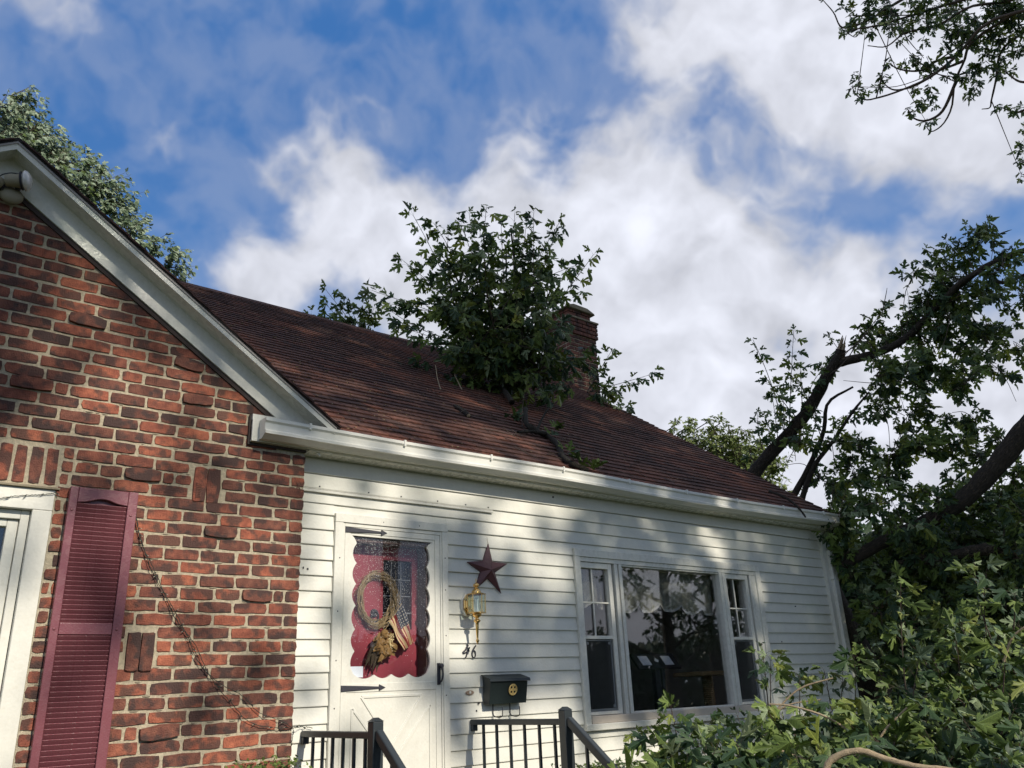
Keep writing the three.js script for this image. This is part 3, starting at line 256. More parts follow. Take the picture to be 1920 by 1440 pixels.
// ---- walls behind the cladding, inner rooms, floor
{
  const front = new THREE.Shape(); front.moveTo(2.2, -1.5); front.lineTo(RIGHT - 0.01, -1.5); front.lineTo(RIGHT - 0.01, 1.62); front.lineTo(2.2, 1.62); front.closePath();
  const hole = (x0, x1, y0, y1) => { const h = new THREE.Path(); h.moveTo(x0, y0); h.lineTo(x0, y1); h.lineTo(x1, y1); h.lineTo(x1, y0); h.closePath(); return h; };
  front.holes.push(hole(2.64, 3.45, -0.88, 1.15), hole(4.85, 7.2, -0.2, 1.04));
  const sid = new MB().add(worldUV(prism(front, 0.13, 0, -0.135))).build('siding_wall', M.siding, house);
  // gable end on the right and the back, closing the house
  const end = new MB(); const s = polyShape([[-0.05, -1.5], [-0.05, 1.75], [4.3, 4.72], [8.6, 1.75], [8.6, -1.5]]); const g = prism(s, 0.12); g.rotateY(Math.PI / 2); g.translate(RIGHT - 0.13, 0, 0); end.add(worldUV(g));
  end.build('end_wall', M.siding, house);
  new MB().box(-1.6, RIGHT - 0.15, -1.5, 1.75, -8.6, -8.48).box(-1.62, -1.5, -1.5, 1.75, -8.48, -0.01).build('rear_wall', M.siding, house);
  const rm = new MB().box(4.1, 4.2, -0.93, 1.6, -4.2, -0.14).box(4.2, RIGHT - 0.14, -0.93, 1.6, -4.3, -4.2).box(4.2, RIGHT - 0.14, 1.5, 1.62, -4.2, -0.14).box(4.2, RIGHT - 0.14, -1.0, -0.93, -4.2, -0.14);
  rm.build('living_room', M.room, house);
  // siding courses, each board a piece of its own, lapped over the one below
  const open = [[2.575, 3.505, -0.95, 1.205], [4.785, 7.375, -0.315, 1.118]];
  const P = 0.1016, r = rng(31);
  function board(rects, yb, tilt) {
    const mb = new MB();
    for (const [x0, x1, y0, y1] of rects) {
      const za = lerp(0.017, 0.003, (y0 - yb) / P), zb = lerp(0.017, 0.003, (y1 - yb) / P), full = y0 <= yb + 1e-6;
      const sh = polyShape(full ? [[0, y0], [za - 0.004, y0], [za, y0 + 0.003], [za, y0 + 0.008], [zb, y1], [0, y1]] : [[0, y0], [za, y0], [zb, y1], [0, y1]]);
      const g = new THREE.ExtrudeGeometry(sh, { depth: x1 - x0, bevelEnabled: false }); // profile in (z, y), run along x
      g.applyMatrix4(new THREE.Matrix4().set(0, 0, 1, x0, 0, 1, 0, 0, 1, 0, 0, 0, 0, 0, 0, 1)); const ix = g.index ? g.toNonIndexed() : g, p = ix.attributes.position;
      for (let i = 0; i < p.count; i += 3) { const a = [p.getX(i), p.getY(i), p.getZ(i)]; p.setXYZ(i, p.getX(i + 1), p.getY(i + 1), p.getZ(i + 1)); p.setXYZ(i + 1, ...a); } // the swap of axes turned the faces inside out
      ix.computeVertexNormals(); const uvg = worldUV(ix), uv = uvg.attributes.uv; for (let i = 0; i < uv.count; i++) uv.setXY(i, uv.getX(i) + tilt * 3.7, uv.getY(i) + tilt * 1.9);
      mb.add(uvg);
    }
    const m = mb.build(sid.children.length ? 'siding_board' : 'siding_board', M.siding, sid); m.position.z = (r() - 0.5) * 0.0012; m.rotation.z = (r() - 0.5) * 0.0012 ; return m;
  }
  for (let k = -3; k < 19; k++) {
    for (const part of [0, 1]) { // the narrow strip left of the door is hung a little higher than the rest
      const yb = 1.2616 - P * k + (part ? 0 : 0.024), y1 = Math.min(yb + P, 1.575), X0 = part ? 3.505 : BRICK_R + 0.002, X1 = part ? RIGHT - 0.005 : 2.575; if (y1 - yb < 0.012) continue;
      if (yb > 1.19) { if (part) board([[BRICK_R + 0.002, X1, yb, y1]], yb, k); continue; }
      if (!part) { board([[X0, X1, yb, y1]], yb, k + 0.5); continue; }
      const rects = [], o = open[1];
      if (y1 <= o[2] || yb >= o[3]) rects.push([X0, X1, yb, y1]);
      else { rects.push([X0, o[0], yb, y1], [o[1], X1, yb, y1]); if (y1 > o[3] + 0.004) rects.push([o[0], o[1], o[3], y1]); if (yb < o[2] - 0.004) rects.push([o[0], o[1], yb, o[2]]); }
      if (rects.length === 2 && yb >= o[2]) { board([rects[0]], yb, k); board([rects[1]], yb, k + 0.3); } else board(rects, yb, k);
    }
  }
  // first course over the door is split by the door head
  board([[2.575, 3.505, 1.205, 1.2616]], 1.16, 2.2);
  new MB().box(RIGHT - 0.004, RIGHT + 0.045, -1.5, 1.575, -0.06, 0.022, 0.004).build('corner_post', M.white, house);
  const dsp = new MB().box(RIGHT - 0.06, RIGHT + 0.035, -1.45, 1.36, 0.024, 0.085, 0.01).build('downspout', M.white, house);
  new MB().box(RIGHT - 0.075, RIGHT + 0.04, 1.03, 1.045, 0.024, 0.088, 0.002).build('strap', M.gutter, dsp);
  const tr = new MB().box(2.31, 3.945, 1.333, 1.352, 0.018, 0.030, 0.003).box(2.31, 3.945, 1.356, 1.360, 0.018, 0.024).build('awning_track', M.white, house);
  for (const x of [2.45, 2.83, 3.1, 3.42, 3.68, 3.9]) new MB().box(x, x + 0.008, 1.372, 1.380, 0.012, 0.022).build('screw', M.iron, tr);
  // left over screw holes and a chip here and there in the siding
  for (const [x, y] of [[2.36, 0.815], [2.39, 0.81], [8.42, 1.47], [7.6, 0.36], [7.95, 0.72], [3.76, -0.07], [3.74, -0.12], [3.95, -0.17], [4.6, 1.53]]) new MB().box(x, x + 0.006 + 0.006 * r(), y, y + 0.006 + 0.01 * r(), 0.008, 0.0195).build('screw_hole', M.iron, sid);
}
// ---- soffit, fascia, gutter
{
  new MB().box(2.31, RIGHT, 1.582, 1.592, 0.0, 0.14).build('soffit', M.white, house);
  new MB().box(1.905, RIGHT + 0.02, 1.588, 1.735, 0.128, 0.146, 0.003).box(1.905, 2.31, 1.588, 1.60, 0.105, 0.14).build('fascia', M.white, house);
  new MB().box(1.897, 2.30, 1.570, 1.588, 0.103, 0.113).box(1.893, 1.905, 1.570, 1.77, 0.103, 0.118).build('trim_shade_strip', M.trimShade, house);  // shadow line under and beside the eave return, painted as a dark strip
  new MB().box(1.905, 2.12, 1.735, 1.772, 0.105, 0.14).build('eave_return', M.white, house);
  const prof = [[0.147, 1.735], [0.147, 1.602], [0.150, 1.598], [0.196, 1.597], [0.214, 1.606], [0.238, 1.618], [0.252, 1.621], [0.254, 1.638], [0.245, 1.644], [0.236, 1.652], [0.238, 1.694], [0.247, 1.703], [0.252, 1.706], [0.252, 1.726], [0.247, 1.729], [0.243, 1.726], [0.243, 1.71], [0.229, 1.697], [0.228, 1.650], [0.238, 1.638], [0.244, 1.628], [0.214, 1.613], [0.194, 1.604], [0.153, 1.604], [0.152, 1.735]];
  const r = rng(8), gut = new MB();
  const N = 48, x0 = 1.955, x1 = 8.72, sag = (x) => -0.012 * sstep(3, 6.5, x) + 0.006 * Math.sin(x * 1.7) + 0.010 * sstep(6.8, 8.7, x), out = (x) => 0.02 * sstep(7.9, 8.7, x) + 0.004 * Math.sin(x * 2.9 + 1);
  const pos = [], idx = [], uv = []; let acc = 0;
  for (let i = 0; i <= N; i++) { const x = lerp(x0, x1, i / N); acc = 0; prof.forEach(([z, y], k) => { if (k) acc += Math.hypot(z - prof[k - 1][0], y - prof[k - 1][1]); pos.push(x, y + sag(x), z + out(x)); uv.push(x, acc); }); }
  const n = prof.length; for (let i = 0; i < N; i++) for (let k = 0; k < n; k++) { const a = i * n + k, b = i * n + (k + 1) % n; idx.push(a, a + n, b, b, a + n, b + n); }
  let g = new THREE.BufferGeometry(); g.setAttribute('position', new THREE.Float32BufferAttribute(pos, 3)); g.setAttribute('uv', new THREE.Float32BufferAttribute(uv, 2)); g.setIndex(idx); g = g.toNonIndexed(); g.computeVertexNormals();
  gut.add(g); const gm = gut.build('gutter', M.gutter, house);
  const cap = polyShape(prof.slice(1, 14).map(([z, y]) => [z, y]).concat([[0.147, 1.73]])); const cg = prism(cap, 0.004); cg.rotateY(-Math.PI / 2); cg.translate(x0, 0, 0); new MB().add(worldUV(cg)).build('end_cap', M.gutter, gm);
  const be = new MB(), strip = (pts, w) => { for (let i = 1; i < pts.length; i++) be.bar(pts[i - 1], pts[i], w, 0.0025, 0, V(0, 1, 0.4)); };
  strip(smooth(triples([8.15, 1.742, 0.20, 8.45, 1.738, 0.215, 8.72, 1.720, 0.24, 8.93, 1.672, 0.27]), 10), 0.045); strip(smooth(triples([8.3, 1.752, 0.185, 8.6, 1.748, 0.19, 8.9, 1.715, 0.215]), 8), 0.03); strip(smooth(triples([8.60, 1.635, 0.262, 8.80, 1.628, 0.272, 8.94, 1.60, 0.28, 9.02, 1.555, 0.285]), 8), 0.03);
  tag(be.build('bent_end', M.gutter, gm), 'bent and pulled off metal strips at the right end of the gutter');
  const hk = new MB(); for (let x = 2.25; x < 8.7; x += 0.72 + 0.1 * r()) hk.box(x, x + 0.016, 1.692 + sag(x), 1.736 + sag(x), 0.236 + out(x), 0.2575 + out(x), 0.001); hk.build('gutter_clip', M.gutter, gm);
  const dr = new MB(); for (let i = 0; i < 60; i++) { const x = 3 + 5.6 * r(), s = 0.006 + 0.02 * r(); dr.bar(V(x, 1.727 + sag(x) + r() * 0.01, 0.245 + out(x)), V(x + s * 2, 1.73 + sag(x) + r() * 0.012, 0.22 + out(x)), 0.004, 0.003); } tag(dr.build('leaf_litter', M.twig, gm), null, null, null, 'stuff');
}
// ---- main roof
const roof = new MB().add((() => { const s = polyShape([[-0.2, 1.71], [4.3, 4.86], [8.8, 1.71], [8.8, 1.62], [4.3, 4.77], [-0.2, 1.62]]); const g = prism(s, RIGHT + 0.05 - 2.36); g.rotateY(Math.PI / 2); g.translate(2.36, 0, 0); return worldUV(g); })())
  .add((() => { const s = polyShape([[0.04, 1.878], [4.3, 4.86], [8.8, 1.71], [8.8, 1.62], [4.3, 4.77], [0.04, 1.788]]); const g = prism(s, 4.0); g.rotateY(Math.PI / 2); g.translate(-1.645, 0, 0); return worldUV(g); })()).build('roof', M.felt, house);
{
  const r = rng(77), E = 0.127, L = Math.hypot(4.5, 4.5 * 0.7), ux = V(1, 0, 0), uu = V(0, 0.7, -1).normalize(), un = V(0, 1, 0.7).normalize();
  const made = [], base = V(0, roofY(0.215), 0.215);
  for (let row = 0; row * E < L; row++) {
    const off = (row % 2) * 0.152 + (row % 3) * 0.05;
    for (let x = 0.1 - off; x < RIGHT + 0.06; x += 0.305) for (const half of [0, 1]) {
      const xa = Math.max(x + half * 0.1525, row * E < 0.36 ? 2.37 : 0.1), xb = Math.min(x + half * 0.1525 + 0.1465, RIGHT + 0.075 + 0.012 * r()); if (xb - xa < 0.03) continue;
      if (half && r() < 0.35 && made.length && made[made.length - 1].row === row) { made[made.length - 1].xb = xb; continue; } // a tab without a cut beside it
      made.push({ row, xa, xb, t: Math.floor(r() * r() * 6), lift: 0.001 + 0.007 * r() * r() * r(), sk: (r() - 0.5) * 0.006, sh: (r() - 0.5) * 0.006, wear: r(), u: r() * 5, v: r() * 5 });
    }
  }
  const geo = (s) => {
    const d0 = s.row * E + s.sh, d1 = (s.row + 1) * E + 0.02, th = 0.009, P = (x, d, h) => base.clone().addScaledVector(ux, x).addScaledVector(uu, d).addScaledVector(un, h);
    const lo = 0.006 + s.lift, hi = 0.001; const a = P(s.xa, d0, lo + th), b = P(s.xb, d0 + s.sk, lo + th), c = P(s.xb, d1, hi + 0.002), d = P(s.xa, d1, hi + 0.002), a2 = P(s.xa, d0, lo - 0.004), b2 = P(s.xb, d0 + s.sk, lo - 0.004), c2 = P(s.xb, d1, hi - 0.006), e2 = P(s.xa, d1, hi - 0.006);
    const quads = [[a, b, c, d], [a2, b2, b, a], [b2, c2, c, b], [e2, a2, a, d], [c2, e2, d, c], [b2, a2, e2, c2]], pos = [], uv = [];
    for (const q of quads) for (const k of [0, 1, 2, 0, 2, 3]) { pos.push(q[k].x, q[k].y, q[k].z); uv.push(q[k].x + s.u, q[k].z * 1.22 + s.v + q[k].y * 0.1); }
    const g = new THREE.BufferGeometry(); g.setAttribute('position', new THREE.Float32BufferAttribute(pos, 3)); g.setAttribute('uv', new THREE.Float32BufferAttribute(uv, 2)); g.computeVertexNormals(); return g;
  };
  for (const s of made) { const c = base.clone().addScaledVector(ux, (s.xa + s.xb) / 2).addScaledVector(uu, (s.row + 0.5) * E); s.size = inView(c) && (c.x > 2.42 || c.y > 0.12 + gableY(c.x)) && c.x > 1 ? (s.xb - s.xa) / tmp.copy(c).distanceTo(camera.position) ** 2 : 0; const n = fbm(c.x * 0.9, c.z * 0.8, 3.3, 3); if (n > 0.12 && s.wear < 0.6) s.t = 4; else if (n < -0.10 && s.wear < 0.5) s.t = 5; }
  const order = [...made].sort((p, q) => q.size - p.size), rest = ST.map(() => new MB());
  order.forEach((s, i) => { if (i < 300) { const m = new THREE.Mesh(geo(s), M.shingles[s.t]); m.name = 'shingle'; m.castShadow = m.receiveShadow = true; roof.add(m); } else rest[s.t].add(geo(s)); });
  rest.forEach((b, i) => b.list.length && tag(b.build('shingle_field', M.shingles[i], roof), null, null, null, 'stuff'));
  const rc = new MB(); for (let x = 0.6; x < RIGHT; x += 0.127) { const y = roofY(-4.3) + 0.016 + 0.004 * r(), g = polyShape([[-4.46, y - 0.112], [-4.3, y], [-4.14, y - 0.112], [-4.14, y - 0.12], [-4.3, y - 0.01], [-4.46, y - 0.12]].map(([z, yy]) => [-z, yy])); const e = prism(g, 0.15); e.rotateY(Math.PI / 2); e.translate(x, 0, 0); rc.add(worldUV(e)); } rc.build('ridge_cap', M.shingles[1], roof);
  // dry leaf scraps and light specks caught on the shingles
  const sp = new MB(), st = new MB();
  for (let i = 0; i < 620; i++) {
    const x = 2.2 + r() * r() * 6, dd = r() * 4.6, c = base.clone().addScaledVector(ux, x).addScaledVector(uu, dd).addScaledVector(un, 0.018), a = r() * 6.28, l = 0.008 + 0.022 * r() * r();
    const q = c.clone().addScaledVector(ux, Math.cos(a) * l).addScaledVector(uu, Math.sin(a) * l * 0.6); (r() < 0.6 ? sp : st).bar(c, q, 0.006 + 0.008 * r(), 0.003);
  }
  tag(sp.build('leaf_scrap', std({ color: lin(0.36, 0.27, 0.15), roughness: 0.9 }), roof), null, null, null, 'stuff'); tag(st.build('twig_scrap', M.twig, roof), null, null, null, 'stuff');
  new MB().add((() => { const s = polyShape([[-0.2, 1.69], [4.3, 4.865], [4.3, 4.70], [-0.05, 1.60], [-0.2, 1.64]]); const g = prism(s, 0.03); g.rotateY(Math.PI / 2); g.translate(RIGHT + 0.045, 0, 0); return worldUV(g); })()).build('rake_board', M.white, house);
  new MB().box(2.4, RIGHT + 0.06, 1.702, 1.722, 0.196, 0.212).build('drip_edge', M.gutter, roof);
}
// ---- chimney on the right gable end
{
  const ch = new MB().box(8.80, 9.40, -1.5, 5.77, -4.62, -3.98).build('chimney', M.mortar, house), r = rng(12);
  const bm = M.bricks[7], bm2 = M.bricks[3];  // darkest brick tones, picked to put shade into the chimney colour
  const rest = new MB(); let n = 0;
  for (let y = 3.6, row = 0; y < 6.10; y += 0.0745, row++) {
    const grow = row > 26 && row < 31 ? 0.03 : 0;
    const x0 = 8.79 - grow + (row > 30 ? 0.05 : 0), x1 = 9.41 + grow - (row > 30 ? 0.05 : 0), z0 = -4.63 - grow, z1 = -3.97 + grow - (row > 30 ? 0.05 : 0);
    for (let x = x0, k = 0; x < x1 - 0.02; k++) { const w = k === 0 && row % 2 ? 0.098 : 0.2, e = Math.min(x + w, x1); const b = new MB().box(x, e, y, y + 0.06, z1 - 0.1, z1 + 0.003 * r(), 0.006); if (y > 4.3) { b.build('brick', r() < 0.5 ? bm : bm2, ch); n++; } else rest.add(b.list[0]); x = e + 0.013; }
    for (let z = z0, k = 0; z < z1 - 0.11; k++) { const w = k === 0 && row % 2 ? 0.098 : 0.2, e = Math.min(z + w, z1 - 0.113); rest.box(x0 - 0.003 * r(), x0 + 0.1, y, y + 0.06, z, e, 0.006); z = e + 0.013; }
  }
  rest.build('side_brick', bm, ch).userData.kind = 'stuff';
  new MB().box(8.74, 9.46, 5.895, 5.93, -4.68, -3.92, 0.008).build('crown_ledge', M.concrete, ch);
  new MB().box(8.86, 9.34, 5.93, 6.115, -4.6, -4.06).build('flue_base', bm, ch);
  const cap = prism(polyShape([[8.78, 6.11], [8.80, 6.145], [8.95, 6.195], [9.27, 6.185], [9.42, 6.125], [9.44, 6.095]]), 0.66, 0.01, -4.64); new MB().add(worldUV(cap)).build('flue_cap', M.concrete, ch);
  const fl = new MB().box(8.82, 8.95, 4.44, 4.56, -3.97, -3.955, 0.004).build('flashing', M.concrete, ch);
}
// ---- brick gable
{
  const r = rng(404);
  const s = polyShape([[-1.635, -1.5], [BRICK_R - 0.004, -1.5], [BRICK_R - 0.004, 1.60], [2.1, 1.78], [APEX, gableY(APEX) + 0.05], [-1.43, 1.78], [-1.635, 1.60]]);
  const h = new THREE.Path(); h.moveTo(-0.17, -0.62); h.lineTo(-0.17, 1.155); h.lineTo(0.842, 1.155); h.lineTo(0.842, -0.62); h.closePath(); s.holes.push(h);
  const wall = new MB().add(worldUV(prism(s, 0.093))).build('brick_wall', M.mortar, house);
  const specials = []; const list = [];
  const put = (x, y, w, hh, o = {}) => list.push({ x, y, w, h: hh, z: 0.0965 + 0.006 * r(), rot: (r() - 0.5) * 0.022, t: o.t ?? Math.floor(r() * 8), bulge: o.bulge || 0, out: o.out || 0, ...o });
  // soldier course over the window, clinkers that stand proud, and two bricks set upright
  for (let k = 0; k < 13; k++) put(0.803 - k * 0.0765, 1.278, 0.061, 0.206, { t: [1, 3, 5, 4][k % 4] });
  for (const x of [1.620, 1.704]) put(x, 1.274, 0.082, 0.218, { t: x < 1.65 ? 4 : 5, out: 0.006, rot: 0 }); for (const x of [1.340, 1.414]) put(x, 0.297, 0.073, 0.205, { t: 7, out: 0.012, rot: x < 1.37 ? 0.02 : -0.02 });
  for (const [x, y, w, hh, ro] of [[0.87, 2.19, 0.205, 0.064, -0.04], [0.639, 1.736, 0.215, 0.064, 0.02], [1.285, 1.284, 0.205, 0.062, 0.01], [1.771, 0.976, 0.20, 0.064, 0.01], [1.527, -0.089, 0.21, 0.064, 0.09], [1.483, 2.037, 0.18, 0.062, -0.10], [1.557, 1.777, 0.19, 0.06, 0.05], [2.03, 0.59, 0.19, 0.062, 0]]) specials.push([x, y]) && put(x, 0.398 + 0.0745 * Math.round((y - 0.398) / 0.0745), w, hh, { t: [7, 3, 7, 5][Math.floor(r() * 4)], bulge: 0.005, out: 0.016, rot: ro });
  const fixed = list.slice();
  for (let j = -14; j < 36; j++) {
    const y = 0.367 + 0.0745 * j + 0.031; let x = BRICK_R, k = 0; const alt = (j & 1) !== 0; const wob = r() * 0.03;
    while (x > -1.6) {
      let w = k === 0 ? (alt ? 0.092 : 0.195) : 0.192 + 0.022 * r(); if (k === 1 && alt) w = 0.192 + wob; if (k > 3 && r() < 0.03) w *= 0.55;
      const xc = x - w / 2; k++; x -= w + 0.011 + 0.005 * r();
      if (y + 0.02 > gableY(xc) + 0.06 || y > 1.545 && xc > 1.9 && y < 1.6 && xc > 2.2) continue;
      if (y > 1.6 && xc > 1.99) continue;
      if (xc + w / 2 > -0.17 && xc - w / 2 < 0.842 && y > -0.65 && y < 1.165) { const xl = 0.846, xr = xc + w / 2; if (xr - xl > 0.03) put((xl + xr) / 2, y, xr - xl, 0.058); continue; }
      if (y > 1.165 && y < 1.395 && xc - w / 2 < 0.842) { const xl = 0.852, xr = xc + w / 2; if (xr - xl > 0.03) put((xl + xr) / 2, y, xr - xl, 0.058); continue; }
      let cut = [xc - w / 2, xc + w / 2];
      for (const f of fixed) if (Math.abs(f.y - y) < (f.h + 0.058) / 2 - 0.012 && Math.abs(f.x - (cut[0] + cut[1]) / 2) < (f.w + cut[1] - cut[0]) / 2) { if ((cut[0] + cut[1]) / 2 < f.x) cut[1] = Math.min(cut[1], f.x - f.w / 2 - 0.013); else cut[0] = Math.max(cut[0], f.x + f.w / 2 + 0.013); }
      if (cut[1] - cut[0] < 0.045) continue;
      let t = Math.floor(r() * 8); if (r() < 0.12) t = [3, 5, 7, 1][Math.floor(r() * 4)];
      put((cut[0] + cut[1]) / 2, y + (r() - 0.5) * 0.005, cut[1] - cut[0], 0.0585 + 0.005 * r(), { t });
    }
  }
  const geo = (b) => { // a brick with an uneven outline, a soft arris and a slightly rough face
    const n = 14, w = b.w / 2, h = b.h / 2, ring = []; const k = 0.0042;
    const pts = [[-w, -h], [-w * 0.5, -h], [0, -h], [w * 0.5, -h], [w, -h], [w, -h * 0.1], [w, h], [w * 0.5, h], [0, h], [-w * 0.5, h], [-w, h], [-w, h * 0.1]];
    pts.forEach(([x, y], i) => { const corner = i === 0 || i === 4 || i === 6 || i === 10, c = corner ? 0.0025 + 0.005 * r() * r() : 0; ring.push([x - Math.sign(x) * c + (r() - 0.5) * k * 1.3, y - Math.sign(y) * c * 0.8 + (r() - 0.5) * k * 1.4 + (b.bulge ? Math.sign(y) * b.bulge * (1 - (x / w) ** 2) : 0)]); });
    const Z0 = 0.07, z1 = b.z + b.out, ch = 0.0035, pos = [], uv = [], u0 = r() * 4, v0 = r() * 4, C = Math.cos(b.rot), S = Math.sin(b.rot), tz = (r() - 0.5) * 0.01;
    const vert = ([x, y], z, sc) => { const X = x * sc, Y = y * (sc < 1 ? sc * 0.985 : 1); pos.push(b.x + X * C - Y * S, b.y + X * S + Y * C, z + X * tz); uv.push(u0 + X * 1.7, v0 + Y * 1.7 + (z - z1) * 1.7); };
    const m = ring.length, f = 0.978;
    for (let i = 0; i < m; i++) { const a = ring[i], c = ring[(i + 1) % m]; vert(a, Z0, 1); vert(c, Z0, 1); vert(c, z1 - ch, 1); vert(a, Z0, 1); vert(c, z1 - ch, 1); vert(a, z1 - ch, 1); vert(a, z1 - ch, 1); vert(c, z1 - ch, 1); vert(c, z1, f); vert(a, z1 - ch, 1); vert(c, z1, f); vert(a, z1, f); vert(a, z1, f); vert(c, z1, f); vert([0, 0], z1 + 0.001, f); }
    const g = new THREE.BufferGeometry(); g.setAttribute('position', new THREE.Float32BufferAttribute(pos, 3)); g.setAttribute('uv', new THREE.Float32BufferAttribute(uv, 2)); g.computeVertexNormals(); return g;
  };
  for (const b of list) b.size = inView(V(b.x, b.y, 0.1)) ** 2 * b.w * b.h;
  list.sort((p, q) => q.size - p.size); const rest = BT.map(() => new MB());
  list.forEach((b, i) => { if (i < 300) { const m = new THREE.Mesh(geo(b), M.bricks[b.t]); m.name = 'brick'; m.castShadow = m.receiveShadow = true; wall.add(m); } else rest[b.t].add(geo(b)); });
  rest.forEach((q, i) => q.list.length && tag(q.build('brick_field', M.bricks[i], wall), null, null, null, 'stuff'));
  // a maker's stamp worn to a row of short ridges, and a scratched cross
  const stamp = std({ color: lin(0.16, 0.075, 0.055), roughness: 0.9 }), sm = new MB(); for (let i = 0; i < 9; i++) sm.box(1.595, 1.632 - 0.004 * (i % 3), 1.19 + i * 0.0105, 1.1925 + i * 0.0105, 0.10, 0.1125); sm.box(1.600, 1.603, 1.188, 1.235, 0.10, 0.1127).box(1.622, 1.625, 1.19, 1.225, 0.10, 0.1127); sm.build('stamped_ridges', stamp, wall);
  const xm = new MB(), X = (a, b, c, d) => xm.bar(V(a, b, 0.1035), V(c, d, 0.1035), 0.005, 0.004, 0, V(0, 0, 1)); X(2.248, 1.362, 2.276, 1.312); X(2.268, 1.362, 2.246, 1.314); xm.build('scratched_cross', stamp, wall);
  // mortar that was squeezed out of the joints
  const mo = new MB(); for (let i = 0; i < 160; i++) { const x = 0.9 + 1.38 * r(), y = 0.367 - 0.006 + 0.0745 * (Math.floor(r() * 30) - 11); if (y > gableY(x)) continue; const g = new THREE.IcosahedronGeometry(0.005 + 0.004 * r(), 0); g.scale(1.5 + 2.4 * r(), 0.8, 0.6); g.translate(x, y, 0.095); mo.add(g); } tag(mo.build('mortar_lump', M.mortar, wall), null, null, null, 'stuff');
}
// ---- rake of the gable: frieze, soffit, fascia, drip edge, shingles, roof behind
{
  const rake = (side) => { // shape builders in the gable plane, offsets measured upward from the lower frieze edge
    const X = (x) => APEX + side * (x - APEX), quad = (a, b, xe, z0, z1) => { const g = prism(polyShape([[X(APEX), gableY(APEX) + a], [X(xe), gableY(xe) + a], [X(xe), gableY(xe) + b], [X(APEX), gableY(APEX) + b]]), z1 - z0, 0, z0); return worldUV(g); };
    new MB().add(quad(-0.035, 0.012, 2.08, 0.094, 0.109)).build('trim_shade_strip', M.trimShade, house);
    new MB().add(quad(0, 0.17, 2.4, 0.105, 0.122)).build('rake_frieze', M.white, house);
    new MB().add(quad(0.162, 0.172, 2.43, 0.12, 0.236)).build('rake_soffit', M.white, house);
    new MB().add(quad(0.158, 0.198, 2.44, 0.236, 0.25)).build('rake_fascia', M.white, house);
    new MB().add(quad(0.196, 0.211, 2.45, 0.23, 0.257)).build('drip_edge', std({ color: lin(0.32, 0.29, 0.27), roughness: 0.5 }), house);
  };
  rake(1); rake(-1);
  const g = prism(polyShape([[-1.80, gableY(2.47) + 0.21], [APEX, gableY(APEX) + 0.212], [2.47, gableY(2.47) + 0.21], [2.47, gableY(2.47) + 0.222], [APEX, gableY(APEX) + 0.236], [-1.80, gableY(2.47) + 0.222]]), 2.1, 0, -1.84);
  const gr = new MB().add(worldUV(g)).build('gable_roof', M.felt, house), r = rng(9);
  const rows = new MB(); for (const side of [1, -1]) for (let d = 0; d < 2.62; d += 0.127) for (let z = -1.9; z < 0.26; z += 0.152) { const ze = Math.min(z + 0.15, 0.262 + 0.012 * r()); if (ze - z < 0.02) continue; const x = 2.48 - d * 0.83, y = gableY(2.48) + 0.228 + d * 0.556; if (x - 0.115 < APEX) continue; const a = V(APEX + side * (x - APEX), y + 0.008, (z + ze) / 2), b = V(APEX + side * (x - 0.12 - APEX), y + 0.078 + 0.003 * r(), (z + ze) / 2); rows.bar(a, b, ze - z, 0.009 + 0.004 * r()); }
  tag(rows.build('shingle_field', std({ color: lin(0.35, 0.34, 0.38), map: rep(shingleTex, 1.6), roughness: 0.95 }), gr), null, null, null, 'stuff');
}
// ---- window in the brick gable
{
  const w = node('gable_window', house);
  new MB().box(0.745, 0.842, -0.6, 1.035, 0.02, 0.092, 0.004).box(-0.17, -0.073, -0.6, 1.035, 0.02, 0.092, 0.004).box(-0.17, 0.842, 1.035, 1.15, 0.02, 0.094, 0.004).box(-0.2, 0.87, -0.66, -0.6, 0.02, 0.13, 0.006).build('casing', M.white, w);
  new MB().box(-0.19, 0.86, 1.150, 1.162, 0.02, 0.112, 0.002).build('drip_cap', M.concrete, w);
  new MB().box(0.70, 0.743, -0.58, 1.033, 0.0, 0.05, 0.004).box(-0.07, -0.03, -0.58, 1.033, 0.0, 0.05, 0.004).box(-0.03, 0.70, 0.985, 1.033, 0.0, 0.05, 0.004).build('window_frame', M.white, w);
  const sash = new MB().box(0.645, 0.698, -0.55, 0.983, -0.02, 0.028, 0.005).box(-0.025, 0.03, -0.55, 0.983, -0.02, 0.028, 0.005).box(0.03, 0.645, 0.945, 0.983, -0.02, 0.028, 0.004).box(0.03, 0.645, 0.69, 0.725, -0.02, 0.03, 0.004).box(0.03, 0.645, -0.55, -0.5, -0.02, 0.028, 0.004).build('sash', M.white, w);
  new MB().box(0.03, 0.645, -0.5, 0.945, -0.006, -0.002).build('pane', M.glass, w);
  new MB().box(-0.9, -0.8, -1, 1.6, -1.6, -0.01).box(1.6, 1.7, -1, 1.6, -1.6, -0.01).box(-0.9, 1.7, -1, 1.6, -1.7, -1.6).box(-0.9, 1.7, 1.55, 1.62, -1.6, -0.01).box(-0.9, 1.7, -1.0, -0.93, -1.6, -0.01).build('bedroom', M.room, house);
}
